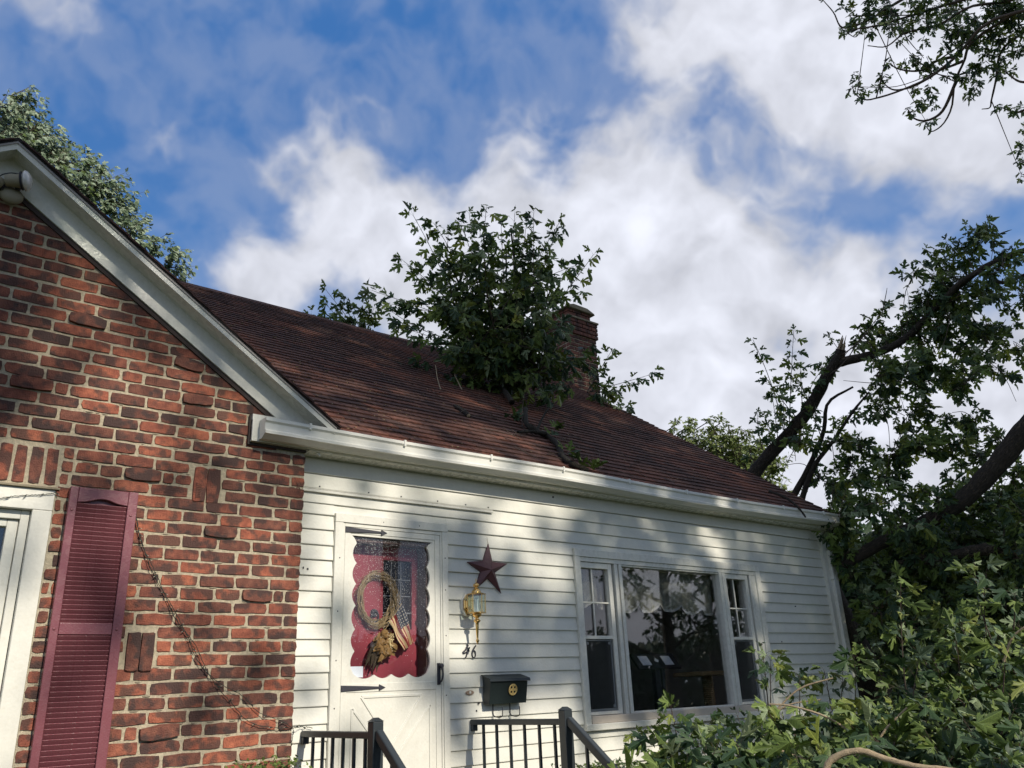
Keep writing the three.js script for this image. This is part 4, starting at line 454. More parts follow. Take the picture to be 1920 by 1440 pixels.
// ---- maroon shutter
{
  const t = thing('shutter', 'maroon louvered shutter with an arched top rail on the brick wall', 'shutter', [0, 0, 0]);
  const x0 = 0.905, x1 = 1.262, top = 1.172, bot = -0.78, zb = 0.112, zf = 0.148;
  new MB().box(x0, x0 + 0.042, bot, top, zb, zf, 0.004).build('stile', M.shutter, t); new MB().box(x1 - 0.052, x1, bot, top, zb, zf, 0.004).build('stile', M.shutter, t);
  const rs = new THREE.Shape(); rs.moveTo(x0 + 0.043, top - 0.001); rs.lineTo(x1 - 0.053, top - 0.001); rs.lineTo(x1 - 0.053, 1.088); rs.quadraticCurveTo(1.16, 1.09, 1.13, 1.102); rs.quadraticCurveTo((x0 + x1) / 2 - 0.005, 1.124, 1.02, 1.100); rs.quadraticCurveTo(0.99, 1.088, x0 + 0.043, 1.086); rs.closePath();
  new MB().add(worldUV(prism(rs, 0.03, 0.003, zb + 0.003))).build('top_rail', M.shutter, t);
  new MB().box(x0 + 0.043, x1 - 0.053, 0.382, 0.443, zb, zf - 0.004, 0.004).build('middle_rail', M.shutter, t); new MB().box(x0 + 0.043, x1 - 0.053, bot + 0.005, -0.70, zb, zf - 0.004, 0.004).build('bottom_rail', M.shutter, t);
  new MB().box(x0 + 0.03, x1 - 0.03, bot + 0.02, top - 0.02, zb - 0.006, zb + 0.004).build('back_panel', M.shutter, t);
  const sg = new RoundedBoxGeometry(x1 - x0 - 0.097, 0.029, 0.006, 1, 0.002), r = rng(2); const uvg = worldUV(sg); uvg.rotateX(0.66);
  const slat = (y) => { const m = new THREE.Mesh(uvg, M.shutter); m.name = 'slat'; m.castShadow = m.receiveShadow = true; m.position.set((x0 + 0.043 + x1 - 0.053) / 2, y, zb + 0.019); m.rotation.z = (r() - 0.5) * 0.006; m.rotation.x = (r() - 0.5) * 0.03; t.add(m); };
  for (let y = 1.083, k = 0; y > 0.45; y -= 0.0248) slat(y - 0.012); for (let y = 0.378; y > -0.69; y -= 0.0252) slat(y - 0.012);
  const sc = new MB(); for (const [x, y] of [[x0 + 0.02, 1.04], [x1 - 0.03, 1.035], [x0 + 0.02, 0.41], [x1 - 0.03, 0.41]]) { const g = new THREE.SphereGeometry(0.008, 8, 5); g.scale(1, 1, 0.6); g.translate(x, y, zf); sc.add(g); } sc.build('screw_cap', M.shutter, t);
}
// ---- storm door, its casing, and the red door behind it
{
  new MB().box(2.577, 2.640, -0.95, 1.143, 0.0, 0.034, 0.004).box(3.452, 3.503, -0.95, 1.143, 0.0, 0.034, 0.004).box(2.577, 3.503, 1.1435, 1.204, 0.0, 0.036, 0.004).build('door_casing', M.white, house);
  new MB().box(2.640, 2.655, -0.9, 1.142, -0.01, 0.026, 0.002).box(3.437, 3.452, -0.9, 1.142, -0.01, 0.026, 0.002).box(2.655, 3.437, 1.118, 1.142, -0.01, 0.026, 0.002).build('door_frame', M.white, house);
  new MB().box(2.641, 2.70, -0.9, 1.14, -0.165, -0.012).box(3.335, 3.45, -0.9, 1.14, -0.165, -0.012).box(2.70, 3.335, 1.03, 1.14, -0.165, -0.012).build('door_jamb', std({ color: lin(0.10, 0.06, 0.055), roughness: 0.8, map: rep(paintTex, 2) }), house);
  const t = node('storm_door', house);
  const sh = new THREE.Shape(); sh.moveTo(2.657, -0.88); sh.lineTo(3.435, -0.88); sh.lineTo(3.435, 1.116); sh.lineTo(2.657, 1.116); sh.closePath();
  const h = new THREE.Path(), yl = [1.008, 0.8735, 0.7336, 0.592, 0.438, 0.297, 0.150]; h.moveTo(2.712, 1.062);
  h.quadraticCurveTo(2.742, 1.04, 2.750, yl[0]); for (let i = 1; i < yl.length; i++) h.quadraticCurveTo(2.694, (yl[i] + yl[i - 1]) / 2, 2.752, yl[i]);
  const xb = [2.757, 2.903, 3.038, 3.173, 3.318]; for (let i = 1; i < xb.length; i++) h.quadraticCurveTo((xb[i] + xb[i - 1]) / 2, 0.100, xb[i], 0.148);
  const yr = [0.150, 0.3076, 0.444, 0.583, 0.7286, 0.8767, 1.020]; for (let i = 1; i < yr.length; i++) h.quadraticCurveTo(3.374, (yr[i] + yr[i - 1]) / 2, 3.325, yr[i]);
  h.quadraticCurveTo(3.34, 1.045, 3.373, 1.060); h.closePath(); sh.holes.push(h);
  new MB().add(worldUV(prism(sh, 0.016, 0, 0.002))).build('leaf_panel', M.white, t);
  new MB().box(2.657, 2.700, -0.88, 1.116, 0.018, 0.0235, 0.002).box(3.392, 3.435, -0.88, 1.116, 0.018, 0.0235, 0.002).box(2.700, 3.392, 1.078, 1.116, 0.018, 0.0235, 0.002).box(2.700, 3.392, 0.042, 0.094, 0.018, 0.0235, 0.002).build('door_rail', M.white, t);
  const buck = new MB(), B = (x0, y0, x1, y1, w = 0.018) => buck.bar(V(x0, y0, 0.0185), V(x1, y1, 0.0185), w, 0.012, 0.003, V(0, 0, 1));
  // four panels of the crossbuck, edged with a raised moulding
  const cx = 3.045, cy = -0.40; for (const sx of [-1, 1]) { const X = (d) => cx + sx * d; B(X(0.30), -0.055, X(0.045), -0.355); B(X(0.30), -0.055, X(0.30), -0.745); B(X(0.30), -0.745, X(0.045), -0.445); }
  B(2.81, 0.012, 3.28, 0.012); B(2.81, 0.012, 3.045, -0.30); B(3.28, 0.012, 3.045, -0.30); B(2.81, -0.81, 3.28, -0.81); B(2.81, -0.81, 3.045, -0.50); B(3.28, -0.81, 3.045, -0.50);
  buck.build('crossbuck_moulding', M.white, t);
  new MB().box(2.703, 3.389, 0.096, 1.075, 0.0215, 0.0235).list.length; // (no bead in front of the pane)
  new MB().box(2.70, 3.39, 0.09, 1.075, -0.004, -0.001).build('pane', M.doorGlass, t);
  // dried spatter on the pane: many small opaque flecks, denser towards the top left
  const r = rng(66), fl = new MB(); for (let i = 0; i < 5200; i++) { const y = 0.12 + 0.94 * (1 - r() ** 1.5), x = 2.70 + 0.67 * r(), keep = sstep(0.0, 0.8, (y - 0.1) + 0.35 * (3.1 - x)); if (r() > keep) continue; const s = 0.0009 + 0.0019 * r() * r(), g = new THREE.PlaneGeometry(s * (0.8 + r()), s * (0.8 + 1.2 * r())); g.rotateZ(r() * 3); g.translate(x, y, 0.0006); fl.add(g); }
  tag(fl.build('spatter', std({ color: lin(0.62, 0.60, 0.58), roughness: 0.9, side: THREE.DoubleSide }), t), null, null, null, 'stuff');
  new MB().box(2.735, 2.832, 0.134, 0.203, -0.0075, -0.0055).build('paper_slip', std({ color: lin(0.72, 0.76, 0.82), roughness: 0.8 }), t);
  const strap = (y) => { const s = polyShape([[2.655, y - 0.020], [2.655, y + 0.018], [2.80, y + 0.012], [2.935, y + 0.005], [2.938, y + 0.018], [2.985, y - 0.002], [2.938, y - 0.022], [2.935, y - 0.008], [2.80, y - 0.014]]); new MB().add(worldUV(prism(s, 0.006, 0.0015, 0.024))).build('hinge', M.iron, t); };
  strap(1.098); strap(0.068);
  const hd = node('handle', t); const hm = new MB(); hm.box(3.400, 3.428, 0.07, 0.215, 0.024, 0.031, 0.004); hm.tube(smooth([V(3.414, 0.205, 0.03), V(3.417, 0.185, 0.062), V(3.419, 0.14, 0.07), V(3.417, 0.10, 0.062), V(3.414, 0.08, 0.03)], 14), 0.007, 0.006, 8); hm.build('grip', M.iron, hd);
  const kb = new THREE.SphereGeometry(0.017, 12, 8); kb.scale(1, 1, 0.7); kb.translate(3.424, 0.195, 0.05); new MB().add(kb).build('thumb_button', M.iron, hd);
  for (const [x, y] of [[2.615, 0.9], [2.612, 0.55], [2.612, 0.24], [2.61, -0.05], [3.475, 0.95], [3.475, 0.72], [3.475, 0.4], [3.47, 0.0], [2.95, 1.17], [3.25, 1.17]]) { const g = new THREE.SphereGeometry(0.0045, 6, 4); g.translate(x, y, 0.035); new MB().add(g).build('screw', M.iron, house); }
  // red entry door
  const e = node('front_door', house), red = std({ color: lin(0.27, 0.028, 0.048), roughness: 0.5, map: rep(paintTex, 2) }), z = -0.165;
  const ds = polyShape([[2.70, -0.9], [3.335, -0.9], [3.335, 0.995], [2.70, 0.995]]); const wh = new THREE.Path(); wh.moveTo(3.045, 0.452); wh.lineTo(3.045, 0.935); wh.lineTo(3.285, 0.935); wh.lineTo(3.285, 0.452); wh.closePath(); ds.holes.push(wh);
  new MB().add(worldUV(prism(ds, 0.04, 0, z))).build('leaf_panel', red, e); new MB().box(2.70, 3.335, 0.996, 1.03, z, z + 0.03).build('head_stop', red, e);
  new MB().box(3.045, 3.285, 0.452, 0.935, z + 0.01, z + 0.014).build('pane', std({ color: lin(0.012, 0.013, 0.018), roughness: 0.12 }), e);
  const mu = new MB(); for (const x of [3.122, 3.202]) mu.box(x - 0.004, x + 0.004, 0.452, 0.935, z + 0.016, z + 0.022); for (const y of [0.567, 0.684, 0.80]) mu.box(3.045, 3.285, y - 0.004, y + 0.004, z + 0.0165, z + 0.0225); mu.build('muntin', std({ color: lin(0.16, 0.17, 0.19), roughness: 0.6 }), e);
  const kn = new MB(); kn.add(new THREE.CylinderGeometry(0.026, 0.03, 0.014, 12).rotateX(Math.PI / 2).translate(2.975, 0.56, z + 0.047)); kn.add(new THREE.TorusGeometry(0.028, 0.006, 6, 16).scale(1, 1.25, 1).translate(2.975, 0.535, z + 0.057)); kn.build('knocker', M.iron, e);
}
// ---- picture window with a narrow double hung sash either side
{
  const w = node('picture_window', house), zf = 0.036;
  new MB().box(4.787, 4.852, -0.31, 1.05, 0, zf, 0.004).box(7.30, 7.373, -0.31, 1.05, 0, zf, 0.004).box(4.787, 7.373, 1.05, 1.116, 0, zf + 0.002, 0.004).box(4.78, 7.38, -0.312, -0.262, 0, zf + 0.02, 0.006).build('casing', M.white, w);
  const stain = std({ color: lin(0.62, 0.54, 0.45), roughness: 0.8, map: rep(paintTex, 3) });
  new MB().box(4.852, 7.30, -0.262, -0.205, -0.06, 0.046, 0.005).build('sill', stain, w);
  new MB().box(4.852, 7.30, 1.012, 1.05, -0.06, 0.026, 0.003).box(7.2, 7.30, -0.205, 1.012, -0.06, 0.022, 0.003).build('frame', M.white, w);
  new MB().box(5.262, 5.302, -0.205, 1.012, -0.06, 0.024, 0.004).box(5.316, 5.352, -0.205, 1.012, -0.06, 0.028, 0.004).box(6.708, 6.752, -0.205, 1.012, -0.06, 0.028, 0.004).box(6.762, 6.812, -0.205, 1.012, -0.06, 0.024, 0.004).build('mullion', M.white, w);
  new MB().box(5.303, 5.315, -0.205, 1.012, -0.06, 0.010).box(6.753, 6.761, -0.205, 1.012, -0.06, 0.010).build('mullion_joint', stain, w);
  const sash = (x0, x1, mid) => {
    const s = new MB(); s.box(x0 - 0.02, x0, -0.20, 1.01, -0.04, 0.014, 0.003).box(x1, x1 + 0.045, -0.20, 1.01, -0.04, 0.014, 0.003).box(x0, x1, 0.962, 1.01, -0.04, 0.014, 0.003).box(x0, x1, -0.20, -0.175, -0.04, 0.014, 0.003).box(x0, x1, 0.383, 0.410, -0.04, 0.016, 0.003);
    const m = s.build('sash', M.white, w);
    new MB().box(mid - 0.006, mid + 0.006, 0.41, 0.962, -0.018, -0.008).build('muntin', M.white, m); new MB().box(x0, x1, 0.674, 0.686, -0.0175, -0.0085).build('muntin', M.white, m);
    new MB().box(x0, x1, 0.41, 0.962, -0.025, -0.021).build('pane', M.glass, m); new MB().box(x0, x1, -0.175, 0.383, -0.03, -0.026).build('pane', M.glass, m);
    // insect screen over the lower sash: fine crossed wires
    const fr = new MB(); fr.box(x0 + 0.002, x0 + 0.012, -0.172, 0.38, -0.004, 0.004).box(x1 - 0.03, x1 - 0.018, -0.172, 0.38, -0.004, 0.004).box(x0, x1, 0.368, 0.380, -0.005, 0.0035).box(x0, x1, -0.172, -0.155, -0.005, 0.0035); for (const [a, b] of [[x0 + 0.015, 0.34], [x1 - 0.055, 0.34], [x1 - 0.05, -0.15]]) fr.box(a, a + 0.022, b, b + 0.022, -0.0055, 0.0045);
    fr.build('screen_frame', std({ color: lin(0.16, 0.17, 0.17), roughness: 0.6 }), m);
    const mesh = new MB(); for (let x = x0; x < x1; x += 0.0052) mesh.box(x, x + 0.0009, -0.17, 0.375, 0, 0.0008); for (let y = -0.17; y < 0.375; y += 0.0052) mesh.box(x0, x1, y, y + 0.0009, 0.0008, 0.0015);
    tag(mesh.build('insect_screen', std({ color: lin(0.045, 0.048, 0.048), roughness: 0.7 }), m), null, null, null, 'stuff');
  };
  sash(4.872, 5.19, 5.012); sash(6.832, 7.135, 6.965);
  new MB().box(5.352, 6.708, -0.205, -0.19, -0.04, 0.014, 0.002).box(5.352, 6.708, 0.998, 1.012, -0.04, 0.014, 0.002).build('glazing_bead', M.white, w);
  new MB().box(5.352, 6.708, -0.192, 1.0, -0.022, -0.016).build('pane', M.glass, w);
  new MB().box(4.86, 7.2, -0.23, -0.2, -0.2, -0.062, 0.004).build('stool', M.white, w);
}

// ---------------------------------------------------------------- things on and beside the wall
{ // stoop and its two railings
  const st = new MB().box(2.30, 3.86, -1.55, -0.95, 0.02, 1.05, 0.01).box(2.5, 3.64, -1.55, -1.14, 1.05, 1.36, 0.01).box(2.5, 3.64, -1.55, -1.34, 1.36, 1.67, 0.01).build('stoop', M.concrete, scene); tag(st, null, null, null, 'structure');
  const rail = (x, ze, label, group) => {
    const t = thing('railing', label, 'railing', [x, -0.95, 0]), Y = 0.95;
    new MB().box(-0.022, 0.022, Y - 0.205, Y - 0.168, 0.012, ze, 0.008).build('top_rail', M.rail, t);
    new MB().box(-0.016, 0.016, 0.08, 0.11, 0.03, ze - 0.03, 0.004).build('bottom_rail', M.rail, t);
    new MB().box(-0.020, 0.020, Y - 0.245, Y - 0.205, 0.014, 0.05, 0.004).build('wall_bracket', M.rail, t);
    const post = new MB().box(-0.032, 0.032, -0.02, Y - 0.118, ze, ze + 0.064, 0.005).build('post', M.rail, t);
    const cg = new THREE.CylinderGeometry(0.016, 0.048, 0.02, 4, 1); cg.rotateY(Math.PI / 4); cg.translate(0, Y - 0.108, ze + 0.032); new MB().add(cg).build('post_cap', M.rail, post);
    for (let i = 0; i < 6; i++) { const z = 0.135 + (i * (ze - 0.22)) / 5; new MB().box(-0.0085, 0.0085, 0.11, Y - 0.205, z, z + 0.017, 0.002).build('baluster', M.rail, t); }
    const a = V(0, Y - 0.175, ze + 0.06), b = V(0, Y - 1.06, ze + 1.24); new MB().bar(a, b, 0.044, 0.052, 0.010).build('handrail', M.rail, t);
    for (let i = 1; i < 8; i++) { const f = i / 8, p = a.clone().lerp(b, f); new MB().box(-0.0085, 0.0085, p.y - 0.75, p.y - 0.02, p.z - 0.008, p.z + 0.009, 0.002).build('baluster', M.rail, t); }
    new MB().box(-0.034, 0.034, -0.6, Y - 0.98, ze + 1.2, ze + 1.268, 0.005).build('post', M.rail, t);
    return t;
  };
  rail(2.42, 0.86, 'dark grey metal stair railing nearer the brick corner, left of the white door'); rail(3.705, 0.97, 'dark grey metal stair railing right of the door, below the black mailbox');
}
{ // barn star
  const t = thing('barn_star', 'maroon five pointed metal star hung on the white siding above the brass lantern', 'star', [3.872, 0.895, 0.018]);
  const tips = [[0.018, 0.195], [0.202, 0.052], [0.128, -0.180], [-0.125, -0.166], [-0.188, 0.042]], n = 5, pos = [], c = [0.005, -0.012, 0.052];
  for (let i = 0; i < n; i++) {
    const a = tips[i], b = tips[(i + 1) % n], m = [(a[0] + b[0]) / 2, (a[1] + b[1]) / 2], L = Math.hypot(...m), q = [m[0] / L * 0.072, m[1] / L * 0.072];
    const A = [a[0], a[1], 0.006], B = [b[0], b[1], 0.006], Q = [q[0], q[1], 0.012];
    pos.push(...c, ...Q, ...A, ...c, ...B, ...Q); // front facets
    for (const [s, e] of [[A, Q], [Q, B]]) { const s0 = [s[0], s[1], -0.004], e0 = [e[0], e[1], -0.004]; pos.push(...s, ...e, ...e0, ...s, ...e0, ...s0); }
  }
  const g = new THREE.BufferGeometry(); g.setAttribute('position', new THREE.Float32BufferAttribute(pos, 3)); g.computeVertexNormals(); const uv = new Float32Array(pos.length / 3 * 2); for (let i = 0; i < pos.length / 3; i++) { uv[2 * i] = pos[3 * i] * 3; uv[2 * i + 1] = pos[3 * i + 1] * 3; } g.setAttribute('uv', new THREE.BufferAttribute(uv, 2));
  new MB().add(g).build('star_body', std({ color: lin(0.115, 0.045, 0.052), roughness: 0.5, map: rep(paintTex, 2), bumpMap: fineBump, bumpScale: 0.002, side: THREE.DoubleSide }), t);
  new MB().tube([V(0.018, 0.19, 0.004), V(0.014, 0.215, 0), V(0.012, 0.245, -0.003)], 0.0012, 0.0012, 4).build('hanging_wire', M.paleTwig, t);
}
{ // coach lantern
  const t = thing('wall_lantern', 'polished brass coach lantern with clear glass panes beside the door', 'wall lantern', [3.672, 0.62, 0.012]), ax = [0.018, 0.108];
  const oct = (rx, ry) => { const p = []; for (let i = 0; i < 8; i++) { const a = (i + 0.5) * Math.PI / 4; p.push([Math.cos(a) * rx, Math.sin(a) * ry]); } return polyShape(p); };
  new MB().add(prism(oct(0.056, 0.088), 0.022, 0.003, 0)).build('mounting_block', M.white, t);
  const bp = new MB().add(prism(oct(0.046, 0.076), 0.012, 0.004, 0.024)).build('backplate', M.brass, t); new MB().add(prism(oct(0.034, 0.060), 0.006, 0.004, 0.038)).build('boss', M.brass, bp);
  new MB().tube(smooth([V(-0.005, -0.01, 0.04), V(0.0, -0.045, 0.07), V(0.01, -0.075, 0.10), V(ax[0], -0.085, ax[1])], 10), 0.007, 0.007, 8).build('arm', M.brass, t);
  const lathe = (p, seg = 24) => new THREE.LatheGeometry(p.map(([r, y]) => new THREE.Vector2(r, y)), seg).translate(ax[0], 0, ax[1]);
  new MB().add(lathe([[0.0005, 0.182], [0.003, 0.175], [0.0035, 0.165], [0.002, 0.158], [0.004, 0.150], [0.010, 0.146], [0.020, 0.142], [0.024, 0.132], [0.022, 0.124], [0.013, 0.119], [0.011, 0.113], [0.016, 0.108], [0.026, 0.100], [0.034, 0.088], [0.037, 0.075], [0.036, 0.070]])).build('finial', M.brass, t);
  new MB().add(lathe([[0.068, 0.064], [0.072, 0.066], [0.072, 0.070], [0.045, 0.077], [0.030, 0.078]], 6)).build('top_plate', M.brass, t);
  new MB().add(lathe([[0.068, -0.062], [0.071, -0.065], [0.069, -0.070], [0.046, -0.074], [0.026, -0.076]], 6)).build('bottom_plate', M.brass, t);
  new MB().add(lathe([[0.030, -0.074], [0.036, -0.080], [0.034, -0.087], [0.024, -0.095], [0.014, -0.101], [0.012, -0.107], [0.018, -0.112], [0.026, -0.118], [0.026, -0.125], [0.018, -0.133], [0.012, -0.137], [0.0125, -0.15], [0.0095, -0.20], [0.007, -0.245], [0.0075, -0.25], [0.012, -0.256], [0.013, -0.262], [0.008, -0.272], [0.003, -0.282], [0.0005, -0.288]])).build('tail', M.brass, t);
  for (let i = 0; i < 6; i++) {
    const a = i * Math.PI / 3, b = (i + 1) * Math.PI / 3, r = 0.064, p = V(ax[0] + Math.sin(a) * r, 0, ax[1] + Math.cos(a) * r), q = V(ax[0] + Math.sin(b) * r, 0, ax[1] + Math.cos(b) * r);
    new MB().bar(p.clone().setY(-0.065), p.clone().setY(0.067), 0.006, 0.006, 0.001, V(0, 0, 1)).build('post', M.brass, t);
    const m = p.clone().add(q).multiplyScalar(0.5), g = new THREE.BoxGeometry(r - 0.006, 0.126, 0.003); g.rotateY((a + b) / 2); g.translate(m.x, 0, m.z); new MB().add(g).build('pane', M.glassClear, t);
  }
  const bl = new THREE.LatheGeometry([[0.0005, 0.045], [0.010, 0.040], [0.014, 0.03], [0.013, 0.015], [0.009, -0.005], [0.0085, -0.03], [0.012, -0.04], [0.012, -0.07]].map(([r, y]) => new THREE.Vector2(r, y)), 14).translate(ax[0], 0, ax[1]); new MB().add(bl).build('bulb', std({ color: lin(0.82, 0.82, 0.80), roughness: 0.3 }), t);
}
{ // house number
  const c = (pts, r, z) => { const m = new MB(); for (const p of pts) m.tube(smooth(p.map(([x, y]) => V(x, y, z)), 22), r, r * 0.85, 6); return m; };
  const a = thing('house_digit', 'dark metal house number 4 in script under the brass lantern', 'house number', [3.660, 0.292, 0.02]); c([[[0.018, 0.044], [-0.006, 0.010], [-0.028, -0.006], [-0.026, -0.014], [0.0, -0.006], [0.028, 0.004]], [[0.030, 0.028], [0.014, 0.0], [-0.004, -0.038], [-0.013, -0.045]]], 0.0058, 0).build('digit', M.iron, a);
  const b = thing('house_digit', 'dark metal house number 6 in script, right of the number 4', 'house number', [3.722, 0.288, 0.02]); c([[[0.026, 0.045], [0.006, 0.022], [-0.010, -0.008], [-0.006, -0.036], [0.010, -0.040], [0.020, -0.018], [0.014, 0.006], [0.0, 0.008], [-0.008, -0.008]]], 0.0055, 0).build('digit', M.iron, b);
}
{ // doorbell
  const t = thing('doorbell', 'small oval brass doorbell on the siding left of the mailbox', 'doorbell', [3.684, 0.010, 0.016]);
  const s = new THREE.Shape(); s.absellipse(0, 0, 0.036, 0.0155, 0, Math.PI * 2); new MB().add(prism(s, 0.006, 0.002, 0)).build('plate', std({ color: lin(0.42, 0.30, 0.22), metalness: 0.6, roughness: 0.5 }), t);
  const k = new THREE.SphereGeometry(0.010, 12, 8); k.scale(1, 1, 0.5); k.translate(0, 0, 0.008); new MB().add(k).build('button', M.white, t);
}
{ // mailbox
  const t = thing('mailbox', 'dark green metal mailbox with a gold emblem and two paper hooks', 'mailbox', [3.80, 0, 0.017]);
  const green = std({ color: lin(0.016, 0.024, 0.025), roughness: 0.38, map: rep(paintTex, 3), bumpMap: fineBump, bumpScale: 0.0006 });
  const side = polyShape([[0, -0.075], [0.072, -0.075], [0.098, 0.075], [0.092, 0.098], [0, 0.125]]);
  const run = (sh, x0, x1) => { const g = prism(sh, x1 - x0, 0.002, 0); g.applyMatrix4(new THREE.Matrix4().set(0, 0, 1, x0, 0, 1, 0, 0, -1, 0, 0, 0, 0, 0, 0, 1)); return g; };
  const bx = prism(side, 0.34, 0.002, 0); bx.rotateY(-Math.PI / 2); bx.translate(0.345, 0, 0); new MB().add(worldUV(bx)).build('box_body', green, t);
  const lid = prism(polyShape([[-0.002, 0.128], [0.106, 0.098], [0.114, 0.078], [0.110, 0.076], [0.103, 0.092], [-0.002, 0.122]]), 0.374, 0.0015, 0); lid.rotateY(-Math.PI / 2); lid.translate(0.363, 0, 0); new MB().add(worldUV(lid)).build('lid', green, t);
  const gold = std({ color: lin(0.72, 0.52, 0.20), metalness: 0.25, roughness: 0.45 }), em = new MB(), cx = 0.205, cy = 0.018, zc = 0.0935, ring = (x, y, r, w) => { const g = new THREE.TorusGeometry(r, w, 5, 20); g.translate(x, y, 0); em.add(g); };
  ring(0, 0, 0.037, 0.004); ring(0, 0, 0.011, 0.0035); for (let i = 0; i < 4; i++) { const a = i * Math.PI / 2 + Math.PI / 4; ring(Math.cos(a) * 0.022, Math.sin(a) * 0.022, 0.0115, 0.0032); em.bar(V(0, 0, 0), V(Math.cos(a - Math.PI / 4) * 0.036, Math.sin(a - Math.PI / 4) * 0.036, 0), 0.006, 0.006, 0, V(0, 0, 1)); }
  for (const y of [-0.03, 0.03]) em.bar(V(-0.012, y, 0), V(0.012, y, 0), 0.008, 0.006, 0, V(0, 0, 1));
  const e = em.build('emblem', gold, t); e.rotation.x = -0.17 * -1; e.position.set(cx, cy, zc + 0.004);
  for (const x of [0.085, 0.243]) new MB().tube(smooth([V(x, -0.07, 0.006), V(x, -0.12, 0.006), V(x + 0.002, -0.152, 0.008), V(x + 0.010, -0.163, 0.03), V(x + 0.018, -0.165, 0.066), V(x + 0.022, -0.155, 0.086), V(x + 0.022, -0.135, 0.090), V(x + 0.022, -0.098, 0.090)], 20), 0.0038, 0.0038, 6).build('paper_hook', M.iron, t);
}
{ // twig wreath on the red door, with its flag and dried bunch
  const r = rng(91), t = thing('wreath', 'round brown twig wreath on the red door behind the storm door glass', 'wreath', [2.985, 0.655, -0.095]);
  const tw = std({ color: lin(0.27, 0.20, 0.105), roughness: 0.9 }), ml = new MB();
  for (let i = 0; i < 64; i++) { const p = [], a0 = r() * 6.28, len = 1.6 + 2.6 * r(), rx = 0.140 + (r() - 0.5) * 0.045, ry = 0.168 + (r() - 0.5) * 0.045, ph = r() * 6.28, q = 0.017 * (0.5 + r()); for (let k = 0; k <= 18; k++) { const a = a0 + (k / 18) * len, w = Math.sin(a * 3.2 + ph) * q; p.push(V(Math.cos(a) * (rx + w), Math.sin(a) * (ry + w), Math.cos(a * 2.7 + ph) * 0.018 + (r() - 0.5) * 0.008)); } ml.tube(p, 0.0028, 0.0014, 4); }
  for (let i = 0; i < 22; i++) { const a = r() * 6.28, d = a + 1.3 + (r() - 0.5) * 1.2, p = V(Math.cos(a) * 0.155, Math.sin(a) * 0.185, 0.012); ml.tube([p, p.clone().add(V(Math.cos(d) * 0.05, Math.sin(d) * 0.05, 0.01)), p.clone().add(V(Math.cos(d + 0.2) * 0.09, Math.sin(d + 0.2) * 0.09, 0.012))], 0.0015, 0.0006, 3); }
  ml.build('twig_ring', tw, t);
  // small flag
  const f = thing('flag', 'small stars and stripes flag tucked into the lower right of the wreath', 'flag', [3.06, 0.505, -0.055]);
  const cv = document.createElement('canvas'); cv.width = 256; cv.height = 256; const c = cv.getContext('2d'); for (let i = 0; i < 9; i++) { c.fillStyle = i % 2 ? '#7d2b2b' : '#c9b289'; c.fillRect((i * 256) / 9, 0, 29, 256); } c.fillStyle = '#1d2536'; c.fillRect(114, 0, 142, 122); c.fillStyle = '#c4bda8'; for (let y = 0; y < 6; y++) for (let x = 0; x < 6; x++) { c.beginPath(); for (let k = 0; k < 10; k++) { const a = -Math.PI / 2 + (k * Math.PI) / 5, q = k % 2 ? 3 : 7; c.lineTo(126 + x * 23 + Math.cos(a) * q, 11 + y * 20 + Math.sin(a) * q); } c.fill(); }
  const ft = new THREE.CanvasTexture(cv); ft.colorSpace = THREE.SRGBColorSpace;
  const g = new THREE.PlaneGeometry(1, 1, 24, 12), p = g.attributes.position; // lies from the ring down to the right in soft pleats
  const A = [-0.012, -0.005], B = [0.11, 0.11], Cc = [0.112, -0.20], D = [0.205, -0.145]; for (let i = 0; i < p.count; i++) { const u = p.getX(i) + 0.5, v = 0.5 - p.getY(i), x = lerp(lerp(A[0], B[0], u), lerp(Cc[0], D[0], u), v), y = lerp(lerp(A[1], B[1], u), lerp(Cc[1], D[1], u), v); p.setXYZ(i, x + 0.006 * Math.sin(v * 7 + u * 5), y, 0.012 * Math.sin(u * 15 + v * 2) + 0.004 * Math.sin(v * 9)); } g.computeVertexNormals();
  new MB().add(g).build('cloth', std({ map: ft, roughness: 0.9, side: THREE.DoubleSide }), f); new MB().tube([V(0.10, 0.12, -0.006), V(0.0, -0.02, -0.006), V(-0.11, -0.16, -0.004)], 0.003, 0.003, 6).build('stick', tw, f);
  // dried bunch
  const b = thing('dried_bunch', 'golden brown dried corn husk bunch hanging below the wreath', 'dried decoration', [3.02, 0.40, -0.07]);
  const husk = std({ color: lin(0.30, 0.175, 0.06), roughness: 0.85, side: THREE.DoubleSide, bumpMap: rep(fineBump, 9), bumpScale: 0.004 }), seed = std({ color: lin(0.80, 0.66, 0.36), roughness: 0.8 }), dk = std({ color: lin(0.05, 0.035, 0.02), roughness: 0.9, side: THREE.DoubleSide });
  const blade = (x, y, a, l, w, z, bend) => { const q = new THREE.PlaneGeometry(w, l, 4, 6), s = q.attributes.position; for (let i = 0; i < s.count; i++) { const v = 0.5 - s.getY(i) / l, xx = s.getX(i); s.setXYZ(i, xx * Math.sin(Math.PI * Math.min(0.96, v * 0.85 + 0.12)) , -v * l, z + 0.02 * Math.sin(v * 3) * bend + 0.25 * Math.abs(xx)); } q.rotateZ(a); q.translate(x, y, 0); q.computeVertexNormals(); return q; };
